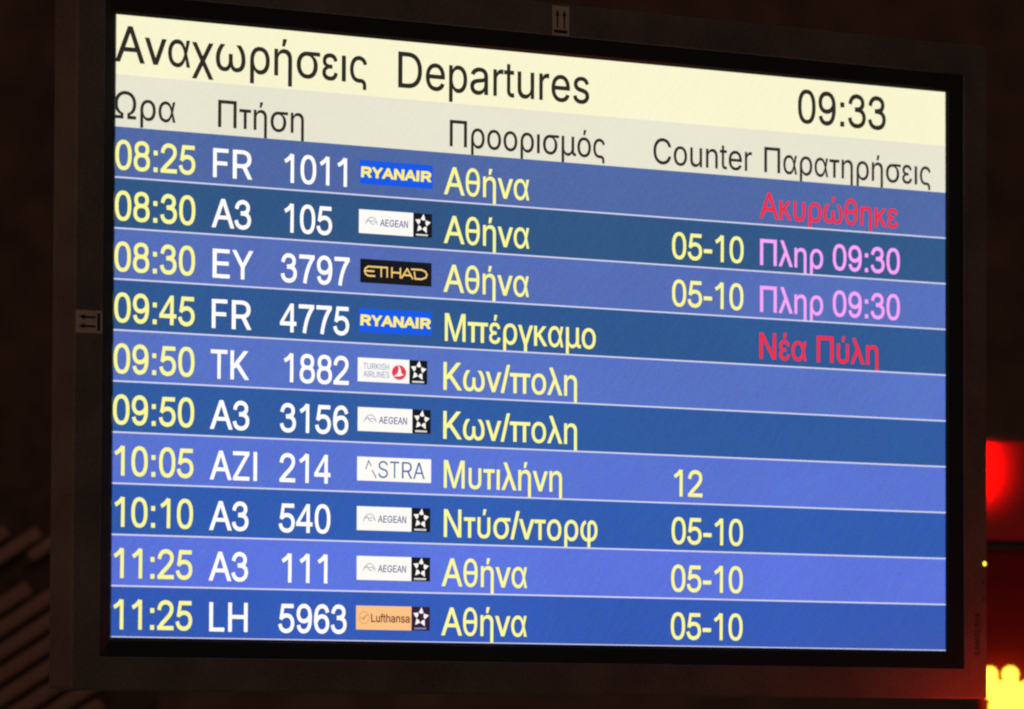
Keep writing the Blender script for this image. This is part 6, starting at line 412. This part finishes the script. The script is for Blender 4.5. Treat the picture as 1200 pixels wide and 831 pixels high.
# title band and headings
TB, HB = 55.4, 103.6
ROWH = (572.6-HB)/10
LT = 0.15
b = Flat(); b.rect(0, 0, 1018, TB, glow('cream title band', (250, 246, 208), 1, .07, True), 0)
title = b.build('title_band', mon)
for body, u0, u1, base, cap in (('Αναχωρήσεις', -1.0, 285.1, 43.4, 33.2), ('Departures', 321.7, 553.4, 44.4, 34.0), ('09:33', 820.2, 937.2, 44.6, 33.4)):
    f = Flat(); f.text(body, u0, u1, base, cap, DRK, LT, .30); f.build('lettering', title)
b = Flat(); b.rect(0, TB, 1018, HB, glow('pale grey heading band', (233, 230, 210), 1, .07, True), 0)
head = b.build('heading_band', mon)
for body, u0, u1, base in (('Ωρα', -1.2, 66.4, 95.9), ('Πτήση', 114.1, 212.1, 96.4), ('Προορισμός', 383.4, 573.2, 96.8),
                           ('Counter', 634.0, 760.1, 97.6), ('Παρατηρήσεις', 776.2, 997.9, 97.3)):
    f = Flat(); f.text(body, u0, u1, base, 25.2, DRK, LT, .16, floor=HB-.05); f.build('lettering', head)

# airline logos, in the order they come down the screen
def alliance(f, u0, v0, u1, v1, plum=False):
    f.rect(u0, v0, u1, v1, L_PLM if plum else L_BLK, LT)
    cu, cv, h = (u0+u1)/2, v0+(v1-v0)*.44, (v1-v0)
    for k in range(5):
        a = R(90+72*k-6)
        P = lambda r, s: (cu+math.cos(a)*h*r-math.sin(a)*h*s, cv-math.sin(a)*h*r-math.cos(a)*h*s)
        f.poly([P(.43, 0), P(.19, .125), P(.15, .0), P(.19, -.125)][::1], L_WHT, LT*2)
    m = L_PAL if plum else L_WHT
    x = u0+3.4
    for w in (.8, .9, .8, .8, 1.1, .8, .7, .8, .7, .9, .8, .8):          # the tiny line of capitals beneath, too small to read
        if x+w > u1-3: break
        f.rect(x, v1-h*.13, x+w, v1-h*.055, m, LT*2); x += w+.35
def ryanair(f, u, v0, v1):
    f.rect(u[0], v0, u[2], v1, L_BLU, LT)
    f.text('RYANAIR', u[0]+1.4, u[2]-1.4, v0+(v1-v0)*.69, 8.8, L_YEL, LT*2, .85, slant=.04)
def aegean(f, u, v0, v1):
    f.rect(u[0], v0, u[1], v1, L_WHT, LT)
    cv = (v0+v1)/2; c = u[0]+14.5
    f.stroke([(c-7, cv+2.6), (c-5.6, cv-.6), (c-2.5, cv-3.6), (c+1, cv-4.4), (c+4.2, cv-3), (c+6.3, cv-.2), (c+7, cv+2.6)], .75, L_PAL, LT*2)
    f.stroke([(c-6, cv+.6), (c-2.8, cv-1.6), (c, cv+.1), (c+2.4, cv-1.2), (c+5.8, cv+.8)], .75, L_PAL, LT*2)
    f.stroke([(c-2.8, cv-1.6), (c-.4, cv+1.9), (c+3.6, cv+2.1)], .7, L_PAL, LT*2)
    f.text('AEGEAN', u[0]+24.5, u[1]-6.5, cv+3.4, 6.4, L_NVY, LT*2, .14, slant=.06)
    alliance(f, u[1], v0, u[2], v1)
def etihad(f, u, v0, v1):
    f.rect(u[0], v0, u[2], v1, L_BLK, LT)
    w = u[2]-u[0]; h = v1-v0
    X = lambda x: u[0]+x*w/84
    Y = lambda y: v0+y*h/24
    g = lambda pts, t=1.6: f.stroke([(X(a), Y(c)) for a, c in pts], t, L_GLD, LT*2)
    g([(17, 7.5), (9, 7.5), (6, 9.5), (5, 12), (6, 14.8), (9, 16.8), (17, 16.8)]); g([(5, 12), (16, 12)])
    g([(17, 7.5), (31, 7.5)]); g([(24.5, 7.5), (24.5, 17)]); g([(31.5, 7.2), (31.5, 17)])
    g([(37, 7.2), (37, 17)]); g([(37, 12), (47, 12)]); g([(47, 7.2), (47, 17)])
    g([(48.5, 17), (55, 7.3), (61.5, 17)]); g([(51.5, 13.9), (58.5, 13.9)])
    g([(63.5, 10), (64.5, 17), (72, 17), (77, 15.2), (78.5, 12), (76.5, 9), (72, 7.5), (60, 7.5)])
def turkish(f, u, v0, v1):
    f.rect(u[0], v0, u[1], v1, L_WHT, LT)
    h = v1-v0
    f.text('TURKISH', u[0]+6.5, u[0]+36.5, v0+h*.47, 5.6, L_TUR, LT*2, .05); f.text('AIRLINES', u[0]+6.5, u[0]+37, v0+h*.80, 5.6, L_TUR, LT*2, .05)
    cu, cv = u[1]-12.2, v0+h*.55
    f.disc(cu, cv, 8.4, L_CRM, LT*1.6, 24, 7.0)
    f.poly([(cu-1.5, cv-7.5), (cu+1.4, cv-4), (cu+2.8, cv+1.0), (cu+5.4, cv+2.2), (cu+.5, cv+3.6), (cu-7.0, cv+4.0), (cu-2.0, cv+1.2), (cu-.4, cv-3)][::-1], L_WHT, LT*2.4)
    alliance(f, u[1], v0, u[2], v1)
def astra(f, u, v0, v1):
    f.rect(u[0], v0, u[2], v1, L_WHT, LT)
    h = v1-v0; y0, y1 = v0+h*.15, v0+h*.86
    f.text('STRA', u[0]+24.5, u[2]-7.5, y1, y1-y0, L_AST, LT*2, -.12)
    f.stroke([(u[0]+10, y0+8), (u[0]+13.3, y0), (u[0]+16, y0+5)], 1.1, L_AST, LT*2)
    f.stroke([(u[0]+17.5, y0+9), (u[0]+22, y1)], 1.2, L_AST, LT*2)
def lufthansa(f, u, v0, v1):
    f.rect(u[0], v0, u[1], v1, L_ORG, LT)
    cv = (v0+v1)/2; c = u[0]+9.2
    f.ring(c, cv, 6, .55, L_OUT, LT*2)
    f.stroke([(c-3.6, cv+.2), (c-1, cv+.9), (c+1.6, cv-1.6), (c+3.8, cv-2.4)], 1.0, L_OUT, LT*2); f.stroke([(c-1, cv+2.2), (c+1.2, cv-.6)], .9, L_OUT, LT*2)
    f.text('Lufthansa', u[0]+17.5, u[1]-2.2, cv+3.9, 7.6, L_BRN, LT*2, .20)
    alliance(f, u[1], v0, u[2], v1, plum=True)

ROWS = [
 ((81, 106, 166), '08:25', (0.2, 89.0), 'FR', (108.9, 153.3), '1011', (189.9, 262.4), ryanair, (277.1, 363.3, 363.3), 'Αθήνα', (376.9, 479.8), None, None, 'Ακυρώθηκε', (770.2, 953.3), RED),
 ((50, 88, 134), '08:30', (0.2, 89.4), 'A3', (107.9, 152.3), '105', (190.3, 245.4), aegean, (276.6, 340.5, 362.8), 'Αθήνα', (377.0, 480.1), '05-10', (658.0, 749.6), 'Πληρ 09:30', (770.9, 956.2), PNK),
 ((86, 111, 184), '08:30', (0.2, 89.5), 'EY', (109.3, 155.1), '3797', (186.8, 266.1), etihad, (278.5, 362.6, 362.6), 'Αθήνα', (376.9, 479.9), '05-10', (658.2, 749.4), 'Πληρ 09:30', (771.0, 956.2), PNK),
 ((48, 89, 146), '09:45', (0.5, 89.6), 'FR', (108.8, 153.6), '4775', (186.2, 266.0), ryanair, (277.4, 363.4, 363.4), 'Μπέργκαμο', (378.8, 562.5), None, None, 'Νέα Πύλη', (770.5, 927.0), RED),
 ((88, 115, 196), '09:50', (0.3, 89.8), 'TK', (108.0, 151.4), '1882', (191.0, 265.8), turkish, (276.3, 336.9, 358.1), 'Κων/πολη', (377.4, 539.5), None, None, None, None, None),
 ((48, 91, 159), '09:50', (0.1, 89.9), 'A3', (107.7, 152.0), '3156', (187.0, 265.7), aegean, (276.6, 340.7, 362.5), 'Κων/πολη', (377.5, 539.7), None, None, None, None, None),
 ((89, 115, 209), '10:05', (2.2, 89.6), 'AZI', (107.9, 161.2), '214', (186.9, 245.3), astra, (276.3, 363.3, 363.3), 'Μυτιλήνη', (378.5, 521.5), '12', (661.0, 697.3), None, None, None),
 ((49, 92, 174), '10:10', (2.7, 89.5), 'A3', (107.7, 151.9), '540', (186.3, 245.6), aegean, (276.3, 340.4, 362.6), 'Ντύσ/ντορφ', (378.8, 565.5), '05-10', (658.4, 749.4), None, None, None),
 ((92, 116, 220), '11:25', (2.3, 89.3), 'A3', (107.6, 151.8), '111', (190.1, 242.6), aegean, (276.5, 340.5, 362.7), 'Αθήνα', (376.6, 479.2), '05-10', (658.0, 749.3), None, None, None),
 ((51, 90, 180), '11:25', (2.3, 89.5), 'LH', (108.6, 151.8), '5963', (186.7, 265.2), lufthansa, (276.1, 341.0, 362.7), 'Αθήνα', (376.4, 479.0), '05-10', (657.7, 749.1), None, None, None),
]
ORD = ['first', 'second', 'third', 'fourth', 'fifth', 'sixth', 'seventh', 'eighth', 'ninth', 'tenth']
for i, (rgb, t, tu, fc, fu, fn, nu, logo, lu, ds, du, ct, cu_, st, su, sm) in enumerate(ROWS):
    v0, v1 = HB+ROWH*i, HB+ROWH*(i+1)
    dark = i % 2
    b = Flat(); b.rect(0, v0, 1018, v1, glow('dark blue row' if dark else 'light blue row', rgb, 1, .25, True), 0)
    row = b.build('timetable_row', mon)
    row['label'] = '%s flight row, %s blue, departing %s' % (ORD[i], 'dark' if dark else 'light', t)
    base, fl = v0+ROWH*.846, v1-.9
    f = Flat(); f.text(t, tu[0], tu[1], base-.5, ROWH*.566, YEL, LT, .36); f.build('departure_time', row)
    f = Flat(); f.text(fc, fu[0], fu[1], base, ROWH*.562, WHT, LT, .34); f.build('flight_code', row)
    f = Flat(); f.text(fn, nu[0], nu[1], base, ROWH*.562, WHT, LT, .34); f.build('flight_number', row)
    f = Flat(); logo(f, lu, v0+ROWH*.283, v0+ROWH*.765); f.build('airline_logo', row)
    f = Flat(); f.text(ds, du[0], du[1], base, ROWH*.556, YEL, LT, .30, floor=fl); f.build('destination_text', row)
    if ct: f = Flat(); f.text(ct, cu_[0], cu_[1], base, ROWH*.548, YEL, LT, .32); f.build('counter_number', row)
    if st: f = Flat(); f.text(st, su[0], su[1], base+.3, ROWH*.545, sm, LT, .34, floor=fl); f.build('status_text', row)
    f = Flat(); f.rect(0, v1-.95, 1018, v1+.55 if i < 9 else v1-.02, LINE, LT*1.4); f.build('divider_line', row)

# stickers with two upward arrows and a bar, one on the top of the frame, one turned on its side on the left
FZ = 9.0
def sticker(turn):
    g = empty('orientation_sticker', (0, 0, 0)) if False else None
    def to(u, v, z):
        if turn: cu, cv = -32.8, 285.6; U, V = cu+(v-0)*1.0, cv-(u-0)
        else: cu, cv = 510.8, -33.0; U, V = cu+u, cv+v
        return ((U-509)/1000, -(FZ+z)/1000, (286.3-V)/1000)
    s = Solid(); s.v = [to(u, v, z) for z in (.02, .22) for v in (-14.4, 14.4) for u in (-10.4, 10.4)]
    s.f = [(0,2,3,1), (4,5,7,6), (0,1,5,4), (1,3,7,5), (3,2,6,7), (2,0,4,6)]
    st = s.build('orientation_sticker', M['sticker'], mon)
    st['label'] = 'sticker turned on its side, arrows pointing left' if turn else 'upright sticker, arrows pointing up'
    for x in (-4.2, 4.2):
        f = Flat(); f.poly([(x-2.6, -4.8), (x, -11.4), (x+2.6, -4.8)][::-1], M['ink'], .3); f.rect(x-1.0, -5.6, x+1.0, 7.2, M['ink'], .3)
        f.build('arrow', st, to)
    f = Flat(); f.rect(-8.2, 8.9, 8.2, 12.0, M['ink'], .3); f.build('bar', st, to)
sticker(False); sticker(True)

# power light, two small buttons, the maker's lettering up the right side
def knob(name, u, v, r, m, h=1.2, flat=.6):
    s = Solid(); n = 14
    s.loops([[(mm(u)+rr_*math.cos(2*math.pi*i/n)/1000, -(FZ+z)/1000, mv(v)+rr_*math.sin(2*math.pi*i/n)/1000) for i in range(n)] for rr_, z in ((r, .02), (r, h*.5), (r*flat, h), (r*.05, h*1.1))])
    return s.build(name, m, mon, smooth=True)
knob('power_light', 1063.3, 483.0, 2.6, glow('yellow green power light', (250, 245, 70), 1.2, 0, True), 1.6)
for v in (502.2, 519.8): knob('control_button', 1062.6, v, 1.0, M['badge'], .7)
f = Flat(); f.text('SAMSUNG', 0, 43, 0, 6.4, M['badge'], .12, .12)
f.build('maker_lettering', mon, lambda u, v, z: ((1056.6+v-509)/1000, -(FZ+z)/1000, (286.3-(577.5-u))/1000))

# ------------------------------------------------------------------ slatted panel behind on the left
P9 = 9.5/6800            # metres per photograph pixel at that distance
pan = empty('slatted_panel', (1.653, 3.606, 1.96), BACK)
tag(pan, 'dark panel of slanting brown slats, out of focus at the lower left behind the monitor', 'slatted panel')
Solid().box(-.22, .26, .03, .06, -.35, .502).build('backing_board', M['slat_back'], pan)
def slat(xa, xb, yc, w=.0152, m='slat'):
    """yc: height of the slat's middle where it crosses 40 mm from the left edge of the view"""
    sl = -.66; ang = math.atan(.66)
    x0, x1 = xa, xb
    mat = Matrix.Translation((.04, 0, yc)) @ Matrix.Rotation(-ang, 4, 'Y') @ Matrix.Rotation(R(28), 4, 'X')
    k = 1/math.cos(ang)
    Solid().box((x0-.04)*k, (x1-.04)*k, -.004, .004, -w/1.3, w/1.3, mat).build('slat', M[m], pan, bevel=.0032)
yy = lambda py: .502 - (py-470)*P9
slat(-.15, .066, yy(631), .0135); slat(.05, .16, yy(654), .012); slat(-.15, .012, yy(604), .0135)
slat(-.15, .050, yy(689)); 
for k in range(8): slat(-.15, .17, yy(716+27.4*k))

# ------------------------------------------------------------------ red light box and lamp board behind on the right
P8 = 8.0/6800
box = empty('red_light_box', (1.935, 1.517, 2.19), BACK)
tag(box, 'glowing red light box, blurred, beside the right edge of the monitor', 'light box')
s = Solid().box(-.10, .12, .004, .05, -.000, .150); s.build('housing', M['black_metal'], box, bevel=.004)
s = Solid().box(-.095, .115, -.004, .0035, .006, .142); s.build('red_panel', M['red'], box, bevel=.002)
l = bpy.data.lights.new('red_panel_fill', 'AREA'); l.shape = 'RECTANGLE'; l.size = .012; l.size_y = .07; l.energy = .12; l.spread = R(105); l.color = (1, .02, .01)  # hidden light added in front of the panel to make its red fade
lo = bpy.data.objects.new('red_panel_fill', l); col.objects.link(lo); lo.parent = box
lo.location = (-.018, -.042, .108); lo.rotation_euler = (R(90), 0, R(-12))

brd = empty('lamp_board', (1.945, 1.524, 1.90), BACK)
tag(brd, 'bright yellow lamps on an added red board that stands in for their glow, blurred, at the lower right corner behind the monitor', 'illuminated sign')
Solid().box(-.012, .20, .02, .05, -.10, .285).build('board', M['dark_red'], brd, bevel=.004)  # board added to show a red glow around the lamps
BULB = glow('yellow lamp', (255, 240, 60), 1, 0, True, linear=(2.6, 1.9, .14))
def bulb(x, z, r):
    s = Solid(); n = 20
    rings = []
    for k in range(1, 9):
        a = math.pi*k/9
        rings.append([(x+r*math.sin(a)*math.cos(2*math.pi*i/n), -.004-r*.55*math.cos(a), z+r*math.sin(a)*math.sin(2*math.pi*i/n)) for i in range(n)])
    s.loops(rings); s.f.append(tuple(range(n))); s.f.append(tuple(range(7*n, 8*n)))
    return s.build('lamp', BULB, brd, smooth=True)
zz = lambda py: 2.012-1.90-(py-790)*P8
xx = lambda px: (px-1160)*P8
for px, py, pr in ((1161, 790, 9.5), (1185, 790, 10), (1164, 807, 13.5), (1185, 807, 13.5), (1207, 809, 13.5), (1229, 810, 13), (1172, 828, 13), (1194, 829, 13), (1216, 830, 13)):
    bulb(xx(px), zz(py), pr*P8*.97)
